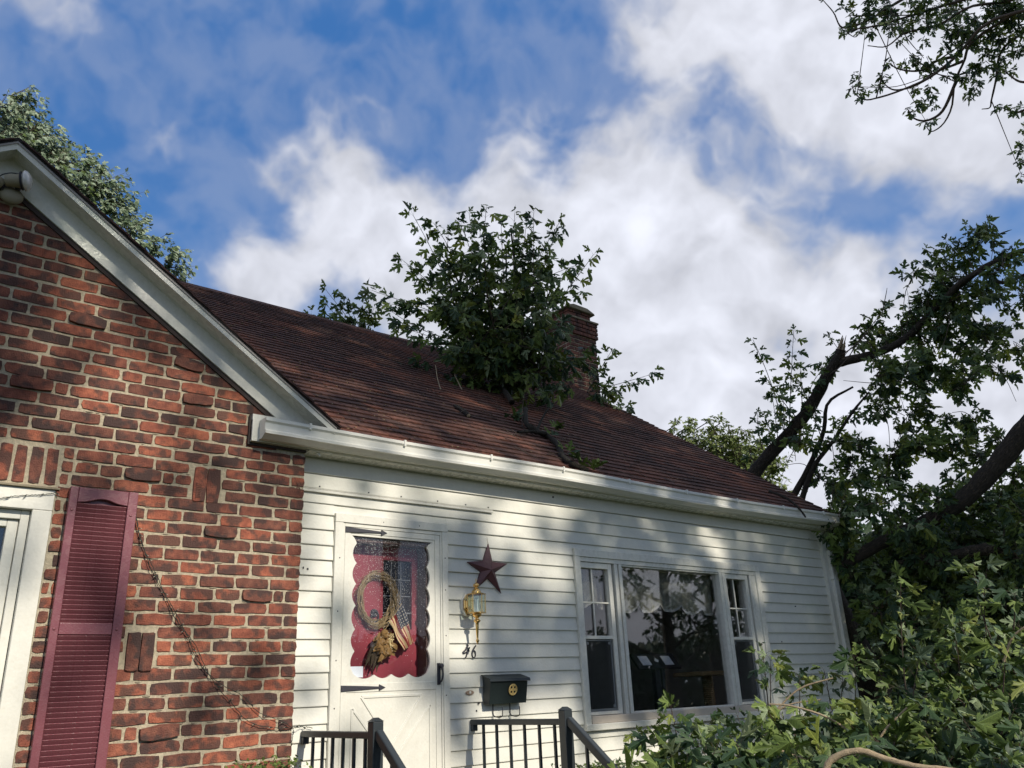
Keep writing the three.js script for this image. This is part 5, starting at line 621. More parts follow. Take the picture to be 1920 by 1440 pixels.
  const hb = new MB(), db = new MB(), sb = new MB(); for (let i = 0; i < 60; i++) hb.add(blade((r() - 0.5) * 0.10, 0.03 - r() * 0.15, 0.1 + (r() - 0.5) * 2.2, 0.04 + 0.05 * r(), 0.02 + 0.02 * r(), 0.005 + 0.03 * r(), r() * 2 - 0.6)); for (let i = 0; i < 20; i++) db.add(blade(-0.05 + (r() - 0.5) * 0.05, 0.0 - r() * 0.06, -0.35 + (r() - 0.5) * 0.6, 0.14 + 0.08 * r(), 0.03, -0.02 + 0.02 * r(), r()));
  for (let i = 0; i < 40; i++) { const x = 0.045 + (r() - 0.5) * 0.05, y = 0.02 - r() * 0.11, s = new THREE.IcosahedronGeometry(0.0035 + 0.002 * r(), 0); s.translate(x, y, 0.04 + 0.012 * r()); sb.add(s); if (i % 3 === 0) sb.tube([V(0.03, -0.05, 0.03), V((x + 0.03) / 2, y / 2 - 0.02, 0.045), V(x, y, 0.045)], 0.0012, 0.0008, 3); }
  for (const [x, y, s] of [[0.0, 0.015, 0.036], [-0.02, -0.05, 0.03], [0.03, -0.10, 0.042], [-0.005, -0.13, 0.03], [0.05, -0.06, 0.03], [-0.035, -0.11, 0.024]]) { const q = new THREE.IcosahedronGeometry(s, 2), pp = q.attributes.position; for (let i = 0; i < pp.count; i++) { const k = 1 + 0.35 * noise.noise(pp.getX(i) * 60, pp.getY(i) * 60, pp.getZ(i) * 60); pp.setXYZ(i, pp.getX(i) * k, pp.getY(i) * k, pp.getZ(i) * k * 0.7); } q.translate(x, y, 0.02); q.computeVertexNormals(); hb.add(q); }
  hb.build('husk', husk, b); b.scale.set(0.88, 0.92, 0.9); tag(db.build('dark_leaf', dk, b), 'dark dried leaves at the back of the bunch'); sb.build('seed_spray', seed, b);
}
{ // floodlight under the gable peak
  const t = thing('floodlight', 'old grey twin floodlight with a glass bulb under the gable peak', 'floodlight', [0.372, 2.90, 0.125]), gr = std({ color: lin(0.52, 0.53, 0.50), roughness: 0.6, map: rep(mortarTex, 4) });
  const bs = new THREE.SphereGeometry(0.062, 18, 12); bs.scale(1, 0.85, 0.6); bs.translate(-0.008, -0.055, 0.02); new MB().add(bs).build('junction_box', gr, t);
  const socket = (a, b, r0, r1) => { const d = b.clone().sub(a), g = new THREE.CylinderGeometry(r1, r0, d.length(), 16); g.translate(0, d.length() / 2, 0); g.applyQuaternion(new THREE.Quaternion().setFromUnitVectors(V(0, 1, 0), d.normalize())); g.translate(a.x, a.y, a.z); return g; };
  const a = V(-0.055, 0.005, 0.07), b = V(0.022, 0.016, 0.10);
  const ls = node('lamp_head', t); new MB().add(socket(a, b, 0.034, 0.043)).build('socket', gr, ls);
  const q = new THREE.Quaternion().setFromUnitVectors(V(0, 1, 0), b.clone().sub(a).normalize()), at = (g, k) => g.applyQuaternion(q).translate(b.x, b.y, b.z);
  const gl = new THREE.LatheGeometry([[0.028, -0.004], [0.044, 0.004], [0.060, 0.016], [0.062, 0.022], [0.055, 0.036], [0.038, 0.047], [0.018, 0.053], [0.0005, 0.055]].map(([x, y]) => new THREE.Vector2(x, y)), 22); new MB().add(at(gl)).build('bulb', phy({ color: lin(0.66, 0.64, 0.61), roughness: 0.22, clearcoat: 1 }), ls);
  const rg = new THREE.TorusGeometry(0.050, 0.006, 6, 24); rg.rotateX(Math.PI / 2); new MB().add(at(rg)).build('clamp_ring', M.iron, ls);
  const wire = new MB(); wire.tube(smooth([V(0.005, 0.064, 0.09), V(-0.045, 0.052, 0.085), V(-0.085, 0.025, 0.07), V(-0.088, -0.01, 0.06), V(-0.078, -0.03, 0.045), V(-0.05, -0.045, 0.04)], 18), 0.0035, 0.0035, 5); wire.build('wire', M.black, t);
  const l2 = node('lamp_head', t); new MB().add(socket(V(-0.07, -0.012, 0.05), V(-0.15, 0.0, 0.085), 0.03, 0.04)).build('socket', gr, l2); const g2 = gl.clone(); g2.applyQuaternion(q.clone().invert()); const q2 = new THREE.Quaternion().setFromUnitVectors(b.clone().sub(a).normalize(), V(-0.08, 0.012, 0.035).normalize()); const gg = gl.clone(); gg.translate(-b.x, -b.y, -b.z); gg.applyQuaternion(q2); gg.translate(-0.15, 0, 0.085); new MB().add(gg).build('bulb', M.glassClear, l2);
  new MB().tube([V(0.012, -0.02, 0.05), V(0.02, 0.0, 0.075), V(0.0, 0.008, 0.08)], 0.016, 0.014, 8).build('knuckle', M.iron, t);
}
{ // strings of small lights
  const r = rng(15), wireM = std({ color: lin(0.014, 0.022, 0.015), roughness: 0.6 }), bulbM = phy({ color: lin(0.75, 0.72, 0.6), roughness: 0.15, transmission: 0.6, thickness: 0 });
  const make = (label, runs, group) => {
    const t = thing('string_lights', label, 'string lights', [0, 0, 0]); const w = new MB();
    for (const [pts, gap] of runs) {
      const c = smooth(pts, pts.length * 14).map((p) => p.clone().add(V((r() - 0.5) * 0.006, (r() - 0.5) * 0.006, (r() - 0.5) * 0.004))); w.tube(c, 0.0021, 0.0021, 5);
      let acc = 0; for (let i = 1; i < c.length; i++) { acc += c[i].distanceTo(c[i - 1]); if (acc > gap) { acc = 0; const a = r() * 6.28, d = V(Math.cos(a), Math.sin(a) * 0.8, 0.4).normalize(), p = c[i]; new MB().tube([p, p.clone().addScaledVector(d, 0.010), p.clone().addScaledVector(d, 0.015)], 0.0032, 0.003, 6).build('socket', wireM, t); new MB().tube([p.clone().addScaledVector(d, 0.014), p.clone().addScaledVector(d, 0.020), p.clone().addScaledVector(d, 0.025)], 0.0027, 0.0006, 5).build('bulb', bulbM, t); } }
    }
    w.build('wire', wireM, t); return t;
  };
  const z = 0.118;
  make('dark string of unlit small bulbs drooping across the brick wall to the railing', [
    [triples([1.262, 1.075, z, 1.30, 0.93, z, 1.336, 0.854, z, 1.437, 0.679, z, 1.547, 0.474, z, 1.664, 0.343, z, 1.774, 0.155, z, 1.90, 0.02, z, 2.03, -0.10, z, 2.20, -0.14, z, 2.30, -0.145, 0.11, 2.40, -0.145, 0.03, 2.47, -0.155, 0.025]), 0.10],
    [triples([1.265, 1.048, z, 1.315, 0.90, z, 1.40, 0.72, z, 1.55, 0.50, z, 1.63, 0.37, z, 1.69, 0.25, z, 1.83, 0.12, z, 1.96, 0.055, z, 2.09, -0.055, z, 2.22, -0.10, z, 2.30, -0.15, 0.11, 2.34, -0.2, 0.03, 2.33, -0.3, 0.025, 2.38, -0.42, 0.025, 2.36, -0.6, 0.025]), 0.12]]);
  make('dark string of unlit small bulbs swagged across the white window casing', [[triples([-0.1, 1.12, 0.105, 0.2, 1.09, 0.105, 0.5, 1.07, 0.104, 0.58, 1.076, 0.104, 0.65, 1.094, 0.104, 0.725, 1.108, 0.103, 0.80, 1.122, 0.103, 0.845, 1.135, 0.11]), 0.09]]);
}
{ // in the room behind the picture window
  const lace = tex(1024, 512, (u, v) => { const a = u * 2 * Math.PI, b = v * 2 * Math.PI, net = Math.max(Math.abs(Math.sin(a * 45)), Math.abs(Math.sin(b * 26))) > 0.86, fl = Math.cos(a * 5 + Math.sin(b * 3)) * Math.cos(b * 3 + Math.sin(a * 5)), h = noise.noise(u * 90, v * 50, 1); const on = net || fl + 0.5 * h > 0.55 || Math.abs(fl + 0.3 * h) < 0.05 ? 1 : 0.0; return [0.9, 0.9, 0.86, on]; });
  const hemM = std({ color: lin(0.34, 0.34, 0.31), roughness: 0.9, side: THREE.DoubleSide }); const lm = std({ color: lin(0.30, 0.30, 0.27), map: lace, alphaTest: 0.5, roughness: 0.95, side: THREE.DoubleSide });
  const val = (x0, x1, top, n, label) => {
    const t = thing('lace_valance', label, 'curtain', [x0, top, -0.13]), W = x1 - x0, nx = 120, ny = 14, pos = [], uv = [], idx = [];
    for (let i = 0; i <= nx; i++) { const u = i / nx, s = Math.abs(Math.sin(u * n * Math.PI)), d = 0.30 + 0.075 * Math.sqrt(s) + 0.012 * Math.sin(u * 9); for (let j = 0; j <= ny; j++) { pos.push(u * W, -d * j / ny, 0.014 * Math.sin(u * n * 12.6 + 1) * (0.6 + 0.4 * j / ny)); uv.push(u * W * 1.1, d * j / ny * 2.2); } }
    for (let i = 0; i < nx; i++) for (let j = 0; j < ny; j++) { const a = i * (ny + 1) + j; idx.push(a, a + 1, a + ny + 1, a + 1, a + ny + 2, a + ny + 1); }
    const g = new THREE.BufferGeometry(); g.setAttribute('position', new THREE.Float32BufferAttribute(pos, 3)); g.setAttribute('uv', new THREE.Float32BufferAttribute(uv, 2)); g.setIndex(idx); g.computeVertexNormals(); new MB().add(g).build('lace', lm, t);
    const hp = [], hi = []; for (let i = 0; i <= nx; i++) for (const j of [ny, ny - 0.8]) { const a = i * (ny + 1) + ny, b = a - 1, f = ny - j; hp.push(lerp(pos[3 * a], pos[3 * b], f), lerp(pos[3 * a + 1], pos[3 * b + 1], f), lerp(pos[3 * a + 2], pos[3 * b + 2], f) + 0.002); } for (let i = 0; i < nx; i++) hi.push(2 * i, 2 * i + 1, 2 * i + 2, 2 * i + 1, 2 * i + 3, 2 * i + 2);
    const hg = new THREE.BufferGeometry(); hg.setAttribute('position', new THREE.Float32BufferAttribute(hp, 3)); hg.setIndex(hi); hg.computeVertexNormals(); new MB().add(hg).build('hem', hemM, t);
    new MB().tube([V(-0.02, 0.005, 0), V(W + 0.02, 0.005, 0)], 0.007, 0.007, 6).build('rod', M.white, t);
  };
  val(5.38, 6.74, 1.00, 4.6, 'wide white lace valance with a scalloped hem behind the large pane'); val(4.88, 5.24, 1.02, 1.4, 'narrow white lace valance behind the left sash window');
  const st = thing('lectern', 'black stand with two white cards on its sloping top inside the window', 'stand', [6.44, -0.93, -0.66]);
  const bk = std({ color: lin(0.03, 0.032, 0.034), roughness: 0.5 }); const top = new MB().box(-0.31, 0.31, -0.012, 0.012, -0.09, 0.09, 0.004).build('sloped_top', bk, st); top.position.set(0, 1.155, 0); top.rotation.x = 0.9;
  const card = std({ color: lin(0.80, 0.82, 0.84), roughness: 0.8 }); for (const x of [-0.17, 0.155]) { const c = new MB().box(x - 0.065, x + 0.065, 0.0125, 0.0155, -0.055, 0.055).build('card', card, top); c.castShadow = true; } const dm = new MB().box(-0.022, 0.022, 0.0125, 0.0155, -0.022, 0.022).build('diamond_tag', card, top); dm.rotation.y = 0.785; dm.position.set(0.0, 0, 0);
  new MB().box(-0.05, 0.02, 0.03, 1.15, -0.03, 0.03, 0.01).box(0.05, 0.09, 0.03, 1.15, -0.03, 0.03, 0.01).build('column', bk, st); new MB().box(-0.2, 0.24, 0, 0.03, -0.15, 0.15, 0.01).build('base', bk, st);
  const ct = thing('cat_tree', 'tan carpeted cat perch on a rope wrapped post inside the window', 'cat tree', [7.0, -0.93, -0.5]), cp = std({ color: lin(0.50, 0.38, 0.22), roughness: 1, map: rep(mortarTex, 3), bumpMap: rep(fineBump, 10), bumpScale: 0.004 });
  new MB().box(-0.30, 0.30, 1.0, 1.045, -0.2, 0.2, 0.018).build('perch', cp, ct); const pg = new MB().add(new THREE.CylinderGeometry(0.05, 0.05, 0.98, 18).translate(0, 0.51, 0)); for (let y = 0.05; y < 1.0; y += 0.018) pg.add(new THREE.TorusGeometry(0.05, 0.009, 5, 16).rotateX(Math.PI / 2).translate(0, y, 0)); pg.build('post', cp, ct); new MB().box(-0.28, 0.28, 0, 0.03, -0.28, 0.28, 0.01).build('base', cp, ct);
}

// ---------------------------------------------------------------- leaves, twigs, branches
function leafGeo(fold, curl, twist, fine = true) { // a silver maple leaf, one unit long, base at the origin, folded along its midrib
  const half = fine ? [[0, 0], [0.10, -0.03], [0.28, 0.0], [0.22, 0.07], [0.12, 0.14], [0.30, 0.20], [0.45, 0.30], [0.55, 0.47], [0.41, 0.43], [0.36, 0.57], [0.27, 0.44], [0.09, 0.34], [0.14, 0.52], [0.29, 0.68], [0.15, 0.67], [0.15, 0.82], [0, 1]] : [[0, 0], [0.26, 0.02], [0.17, 0.15], [0.51, 0.42], [0.34, 0.50], [0.14, 0.41], [0.24, 0.68], [0, 1]];
  const pos = [], uv = [], idx = [];
  for (const s of [1, -1]) {
    const contour = half.map(([x, y]) => new THREE.Vector2(x * s * (s < 0 ? 0.94 : 1), y)); if (s < 0) contour.reverse();
    const tri = THREE.ShapeUtils.triangulateShape(contour, []), o = pos.length / 3;
    for (const p of contour) { const x = p.x, y = p.y; pos.push(x, y, -fold * Math.abs(x) + curl * (y - 0.3) * (y - 0.3) + twist * x * y + (fine ? 0.05 * Math.sin(x * 11 + y * 5) : 0)); uv.push(x + 0.5, y); }
    for (const t of tri) idx.push(o + t[0], o + t[1], o + t[2]);
  }
  let g = new THREE.BufferGeometry(); g.setAttribute('position', new THREE.Float32BufferAttribute(pos, 3)); g.setAttribute('uv', new THREE.Float32BufferAttribute(uv, 2)); g.setIndex(idx); g.computeVertexNormals(); return g;
}
const FINE = [leafGeo(0.35, -0.25, 0.2), leafGeo(-0.2, -0.5, -0.3), leafGeo(0.55, 0.25, 0.35)], COARSE = [leafGeo(0.3, -0.3, 0.25, false), leafGeo(-0.25, 0.2, -0.3, false)];
class Foliage {
  constructor(seed, geos, mats) { this.r = rng(seed); this.items = []; this.geos = geos; this.mats = mats; this.stems = new MB(); this.total = mats.reduce((s, m) => s + m[1], 0); }
  leaf(p, dir, up, size) {
    const y = dir.clone().normalize(), z = up.clone().addScaledVector(y, -up.dot(y)); if (z.lengthSq() < 1e-4) z.set(0.3, 0.5, 0.8); z.normalize(); const x = y.clone().cross(z);
    const m = new THREE.Matrix4().makeBasis(x.multiplyScalar(size * (0.8 + 0.3 * this.r())), y.multiplyScalar(size), z.multiplyScalar(size)); m.setPosition(p);
    let w = this.r() * this.total, k = 0; while (k < this.mats.length - 1 && (w -= this.mats[k][1]) > 0) k++;
    this.items.push({ m, k, g: Math.floor(this.r() * this.geos.length), p: p.clone(), size });
  }
  // a shoot with opposite pairs of leaves on thin stalks
  shoot(a, b, o = {}) {
    const r = this.r, { size = 0.11, gap = 0.07, bend = 0.12, stem = 0.004, from = 0.15, wind = null, stalk = 0.6, face = null } = o;
    const d = b.clone().sub(a), L = d.length(), side = V(r() - 0.5, r() - 0.5, r() - 0.5).cross(d).normalize(), mid = a.clone().lerp(b, 0.5).addScaledVector(side, L * bend * (r() - 0.3) * 2);
    const c = new THREE.QuadraticBezierCurve3(a, mid, b), n = Math.max(3, Math.ceil(L / 0.12)); if (stem > 0) this.stems.tube(c.getPoints(n), stem, stem * 0.4, stem > 0.006 ? 6 : 4);
    const steps = Math.max(2, Math.round((L * (1 - from)) / gap)); d.normalize();
    for (let i = 0; i <= steps; i++) {
      const t = from + (1 - from) * (i / steps), p = c.getPoint(t), tan = c.getTangent(t), n1 = side.clone().applyAxisAngle(tan, i * 1.57 + (r() - 0.5) * 0.9), tipward = i === steps;
      for (const s of tipward ? [1, -1, 0] : [1, -1]) {
        if (r() < 0.08) continue;
        const q = n1.clone().multiplyScalar(s).addScaledVector(tan, s ? 0.55 + 0.5 * r() : 1.4).add(V((r() - 0.5) * 0.5, (r() - 0.35) * 0.5, (r() - 0.5) * 0.5)).normalize(); if (wind) q.addScaledVector(wind, 0.5 + 0.5 * r()).normalize();
        const sz = size * (0.62 + 0.5 * r()) * (tipward ? 0.8 : 1), e = p.clone().addScaledVector(q, sz * stalk * (0.6 + 0.6 * r()));
        if (stem > 0.003 && stalk > 0.3) this.stems.tube([p, p.clone().lerp(e, 0.5).addScaledVector(tan, 0.01), e], 0.0013, 0.0009, 3);
        const dir = q.clone().add(V(0, -0.55 - 0.5 * r(), 0)).addScaledVector(V(r() - 0.5, r() - 0.5, r() - 0.5), 0.7), up = (face || V(0, 1, 0.25)).clone().add(V(r() - 0.5, r() - 0.5, r() - 0.5).multiplyScalar(1.5));
        this.leaf(e, dir, up, sz);
      }
    }
  }
  clump(x, y, z, rad, n, o = {}) { const r = this.r, c = V(x, y, z); for (let i = 0; i < n; i++) { const d = V(r() - 0.5, r() - 0.5, r() - 0.5).normalize(), a = c.clone().addScaledVector(d, rad * 0.25 * r()), e = c.clone().addScaledVector(d, rad * (0.55 + 0.55 * r())).add(o.lean ? o.lean.clone().multiplyScalar(rad) : V(0, 0, 0)); this.shoot(a, e, o); } }
  finish(parent, parts, twigMat, partName = 'leaf', massName = 'leaf_mass') {
    if (this.stems.list.length) this.stems.build('twigs', twigMat, parent);
    const w = parent.getWorldPosition(V(0, 0, 0)), inv = new THREE.Matrix4().makeTranslation(-w.x, -w.y, -w.z);
    for (const it of this.items) { it.m.premultiply(inv); it.score = parts ? inView(it.p) ** 2 * it.size ** 2 : 0; } const ms = parent.children.find((c) => c.name === 'twigs'); if (ms) ms.position.copy(w).negate();
    this.items.sort((a, b) => b.score - a.score);
    const groups = new Map();
    this.items.forEach((it, i) => {
      if (i < parts && it.score > 0) { const m = new THREE.Mesh(this.geos[it.g], this.mats[it.k][0]); m.name = partName; m.castShadow = m.receiveShadow = true; it.m.decompose(m.position, m.quaternion, m.scale); parent.add(m); return; }
      const key = it.g * 20 + it.k; if (!groups.has(key)) groups.set(key, []); groups.get(key).push(it);
    });
    for (const [key, its] of groups) { const m = new THREE.InstancedMesh(this.geos[Math.floor(key / 20)], this.mats[key % 20][0], its.length); its.forEach((it, i) => m.setMatrixAt(i, it.m)); m.name = massName; m.castShadow = m.receiveShadow = true; m.userData.kind = 'stuff'; parent.add(m); }
    return this.items.length;
  }
}
const pair = (s) => [V(s[0], s[1], s[2]), V(s[3], s[4], s[5])];
const maple = [[M.leafA, 3], [M.leafB, 3.2], [M.leafMid, 3.2], [M.leafC, 1.8], [M.leafPale, 1.2], [M.leafYellow, 0.8]]; // one mix for every maple in view
{ // the broken crown lying on the roof in front of the chimney
  const t = thing('fallen_tree_crown', 'broken off maple crown full of dark green leaves lying on the roof before the chimney', 'fallen branch', [6.1, 3.5, -2.4]), f = new Foliage(3, FINE, maple), r = f.r;
  for (const s of CROWN_SHOOTS) { const [a, b] = pair(s); f.shoot(a, b, { size: 0.17, gap: s[6] ? 0.085 : 0.095, bend: 0.16, stem: 0.007, from: s[6] ? 0.15 : 0.2, stalk: 0.5, face: V(-0.35, 0.15, 1) }); }
  const lim = new MB(); for (const p of [[5.4, 2.98, -1.45, 6.0, 3.75, -2.4, 6.3, 4.6, -2.6, 6.2, 5.6, -2.4], [6.9, 3.72, -2.5, 6.3, 3.85, -2.45, 5.7, 4.4, -2.4, 5.2, 5.2, -2.4], [6.0, 3.7, -2.4, 6.7, 4.3, -2.6, 7.0, 5.3, -2.4], [6.1, 3.9, -2.4, 6.0, 4.7, -2.0, 5.8, 5.5, -1.8]]) lim.tube(smooth(triples(p), 16), 0.032, 0.010, 8, 0.08);
  lim.build('limb', M.bark, t).position.set(-6.1, -3.5, 2.4); f.finish(t, 300, M.twig);
}
{ // loose pieces on the shingles
  const on = (x, z, h = 0.03) => V(x, roofY(z) + h, z);
  const t = thing('fallen_branch', 'lichen covered broken branch with a few leaves lying low on the shingles above the gutter', 'fallen branch', [4.9, 2.3, -0.6]), b = new MB(), k = new Foliage(51, FINE, [[M.leafA, 2], [M.leafMid, 2], [M.leafB, 2]]);
  b.tube(smooth([on(5.25, -1.05, 0.16), on(5.0, -0.72, 0.07), on(5.12, -0.58, 0.05), on(5.0, -0.3, 0.05), on(4.78, -0.02, 0.05), on(4.74, 0.16, 0.05), on(4.83, 0.235, 0.05)], 26), 0.030, 0.022, 7, 0.22); b.tube(smooth([on(4.72, -0.55, 0.04), on(4.95, -0.6, 0.06), on(5.1, -0.58, 0.07)], 10), 0.012, 0.026, 6, 0.2); b.tube(smooth([on(5.05, -0.66, 0.06), on(5.28, -0.8, 0.2), on(5.4, -0.84, 0.3)], 8), 0.015, 0.006, 6);
  const m = b.build('branch', std({ color: lin(0.22, 0.22, 0.17), map: rep(barkTex, 6, 2), roughness: 1, bumpMap: rep(barkBump, 6, 2), bumpScale: 0.012 }), t); m.position.set(-4.9, -2.3, 0.6);
  const tw = new MB(), r = rng(6); for (let i = 0; i < 60; i++) { const x = 4.2 + 1.9 * r(), z = -1.4 + 1.5 * r(), a = r() * 6.28, l = 0.1 + 0.25 * r(); tw.tube([on(x, z, 0.03), on(x + Math.cos(a) * l * 0.5, z + Math.sin(a) * l * 0.4, 0.05), on(x + Math.cos(a + 0.3) * l, z + Math.sin(a + 0.3) * l * 0.7, 0.04 + 0.06 * r())], 0.004, 0.0015, 4); } const tm = tw.build('side_twig', M.twig, t); tm.position.set(-4.9, -2.3, 0.6);
  for (const [x, z] of [[5.05, -1.0], [4.98, -0.9], [5.5, -0.85], [5.42, -0.8], [5.2, -0.62], [4.82, 0.15], [4.95, 0.2], [4.9, -0.1]]) for (let i = 0; i < 3; i++) k.leaf(on(x + 0.08 * (r() - 0.5), z, 0.06 + 0.05 * r()), V(r() - 0.5, r() * 0.6, r() - 0.2), V(0, 1, 0.8), 0.09 + 0.04 * r()); k.finish(t, 40, M.twig);
  const one = (label, pts, r0, r1) => { const o = thing('broken_stick', label, 'stick', pts[0].toArray()); const q = new MB().tube(smooth(pts, 12), r0, r1, 6, 0.15).build('stick', pts.length > 3 ? M.bark : M.paleTwig, o); q.position.copy(pts[0]).negate(); const e = new MB().add(new THREE.SphereGeometry(r0 * 0.9, 6, 4).translate(...pts[0].toArray())).build('broken_end', M.paleTwig, o); e.position.copy(pts[0]).negate(); };
  one('short thick bark stick lying on the shingles left of the lichen covered branch', [on(4.33, -0.80), on(4.34, -0.88, 0.04), on(4.35, -0.97, 0.04), on(4.36, -1.06)], 0.024, 0.02);
  one('thin pale twig standing up from the shingles left of the fallen crown', [on(4.567, -1.608), on(4.58, -1.68, 0.12), on(4.60, -1.75, 0.26)], 0.006, 0.004);
  one('thin grey twig leaning below the left edge of the fallen crown', [on(4.998, -1.824), on(5.01, -1.90, 0.08), on(4.99, -1.95, 0.16)], 0.007, 0.004);
  one('brown forked stick hanging over the gutter near the right corner of the house', [on(7.98, -0.10, 0.06), on(7.95, 0.10, 0.09), V(7.93, 1.74, 0.25), V(7.95, 1.62, 0.31)], 0.018, 0.011);
  const sh = thing('leafy_twig', 'small sunlit leafy twig sticking up from the shingles right of the middle of the roof', 'twig', [5.5, 2.7, -1.2]), lf = new Foliage(8, FINE, [[M.leafYellow, 2], [M.leafB, 2], [M.leafMid, 1]]); lf.shoot(on(4.95, -0.75, 0.05), on(5.74, -1.62, 0.22), { size: 0.15, gap: 0.07, from: 0.78, stem: 0.006 }); lf.finish(sh, 20, M.twig);
}
{ // the broken maple at the right end of the house
  const t = thing('broken_maple', 'storm broken maple with snapped limbs and dark leaves at the right house end', 'fallen tree', [11, -1.55, -1]), f = new Foliage(21, FINE, maple), wind = V(0.55, 0.1, 0.1);
  for (const c of TREE_CLUMPS) f.clump(c[0], c[1], c[2], c[3], Math.round(c[4] * (c[1] > 2.9 ? 0.43 : c[1] > 1.55 ? 0.75 : 1.4)), { size: 0.15, gap: 0.075, stem: 0.0045, from: 0.15, stalk: 0.5, wind, lean: V(0.2, 0.25, 0), face: V(-0.7, 0.1, 0.6) });
  for (const s of LEFT_SHOOTS) { const [a, b] = pair(s); f.shoot(a, b, { size: 0.14, gap: 0.075, bend: 0.14, stem: 0.007, from: 0.42, stalk: 0.45, wind: V(0.3, 0.1, 0), face: V(-0.7, 0.1, 0.6) }); }
  const r = f.r; for (const [a, b] of [[0, 0.7], [0.2, 0.8], [0.5, 0.9]]) { const c = new THREE.CatmullRomCurve3(triples(LIMBS.bent)); for (let i = 0; i < 14; i++) { const u = a + (b - a) * r(), p = c.getPoint(u); f.shoot(p, p.clone().add(V(-0.1 + 0.5 * r(), 0.15 + 0.5 * r(), (r() - 0.5) * 0.6)), { size: 0.13, gap: 0.08, stem: 0.005, from: 0.4, wind }); } }
  // leafless arching twigs on the windward side
  for (let i = 0; i < 40; i++) { const c = TREE_CLUMPS[Math.floor(r() * 52)], a = V(c[0], c[1], c[2]); const b = a.clone().add(V((r() - 0.6) * 0.9, (r() - 0.7) * 0.9, (r() - 0.5) * 0.8)); f.stems.tube(smooth([a, a.clone().lerp(b, 0.5).add(V(0.1 * r(), 0.12 * r(), 0)), b], 8), 0.006, 0.003, 4); }
  const limb = (p, r0, r1, n = 18, s = 10) => { const m = new MB().tube(smooth(triples(p), n), r0, r1, s, 0.05).build('limb', M.bark, t); m.position.set(-11, 1.55, 1); return m; };
  limb(LIMBS.broken, 0.092, 0.062, 24, 12); limb(LIMBS.bent, 0.062, 0.03, 24); limb(LIMBS.fork, 0.05, 0.012); limb(LIMBS.fork2, 0.045, 0.010); limb(LIMBS.low, 0.125, 0.06, 26, 12); limb(LIMBS.cross, 0.025, 0.085); limb(LIMBS.up, 0.035, 0.015);
  { const lb = triples(LIMBS.broken); for (const c of TREE_CLUMPS) { const p = V(c[0], c[1], c[2]); if (p.x > 9.9 || p.y < 2.0 || c[3] > 0.1) continue; let q = lb[0], bd = 9; for (const l of lb) { const d = l.distanceTo(p) + Math.max(0, l.y - p.y + 0.5) * 1.5; if (d < bd) { bd = d; q = l; } } if (bd < 2.4) f.stems.tube(smooth([q, q.clone().lerp(p, 0.45).add(V(-0.12, -0.14, 0)), p], 10), 0.010, 0.0035, 5); } }
  // the splintered stub
  const e = triples(LIMBS.broken), tip = e[e.length - 1], dir = tip.clone().sub(e[e.length - 2]).normalize(), sp = new MB(); for (let i = 0; i < 7; i++) { const o = V((r() - 0.5) * 0.10, 0, (r() - 0.5) * 0.10), l = 0.05 + 0.16 * r(); sp.tube([tip.clone().add(o).addScaledVector(dir, -0.08), tip.clone().add(o.multiplyScalar(0.7)).addScaledVector(dir, l)], 0.022, 0.003, 4); } const sm = sp.build('splintered_stub', M.paleTwig, t); sm.position.set(-11, 1.55, 1);
  // trunk below, hidden by the leaves
  const tr = new MB().tube(smooth([V(12.2, -1.6, -1.6), V(12.0, -0.4, -1.5), V(11.2, 0.9, -1.4), V(10.6, 2.2, -1.5)], 14), 0.30, 0.13, 12, 0.05).build('trunk', M.bark, t); tr.position.set(-11, 1.55, 1);
  f.finish(t, 300, M.twig);
}
{ // the heap of fallen branches before the window
  const mats = maple;
  const heap = (name, label, seed, at, list, extra, stems) => {
    const t = thing(name, label, 'fallen branch', at), f = new Foliage(seed, FINE, mats), r = f.r;
    for (const c of list) f.clump(c[0], c[1], c[2], c[3], c[4], { size: 0.135, gap: 0.06, stem: 0.0035, from: 0.25, stalk: 0.5, lean: V(-0.3, 0.25, 0.2), face: V(0, 0.7, 1) });
    for (const c of list) if (r() < 0.8) f.clump(c[0] + 0.25, c[1] - 0.22, c[2] - 0.35, 0.22, 2, { size: 0.14, gap: 0.07, stem: 0.0035, stalk: 0.5 }); // the layer below and behind
    for (const s of extra) { const [a, b] = pair(s); f.shoot(a, b, { size: 0.115, gap: 0.05, bend: 0.08, stem: 0.0045, from: 0.45, stalk: 0.6, face: V(-0.2, 0.6, 1) }); }
    for (const [p, r0, r1] of stems) new MB().tube(smooth(triples(p), 40), r0, r1, 8, 0.10).build('bare_stem', M.paleTwig, t).position.set(-at[0], -at[1], -at[2]);
    f.finish(t, 300, M.twig); return t;
  };
  const S = PILE_SHOOTS, P = PILE_STEMS;
  heap('fallen_branch', 'fallen maple branch with sunlit leaves heaped in front of the picture window', 101, [4.6, -1.4, 1.6], PILE_LEFT, S.filter((s) => s[3] < 5.0), [[P[2], 0.006, 0.004], [P[3], 0.006, 0.003], [P[4], 0.007, 0.005]]);
  heap('fallen_branch', 'fallen maple branch with upright leafy shoots right of the house corner', 202, [5.2, -1.4, 2.2], PILE_RIGHT, S.filter((s) => s[3] >= 5.0), [[P[5], 0.006, 0.004], [P[6], 0.006, 0.004]]);
  heap('fallen_branch', 'fallen maple branch nearest the viewer with a thick bare curved stem and pale leaves', 303, [3.4, -1.4, 3.2], PILE_FRONT, [], [[P[0], 0.014, 0.011], [P[1], 0.006, 0.004]]);
}
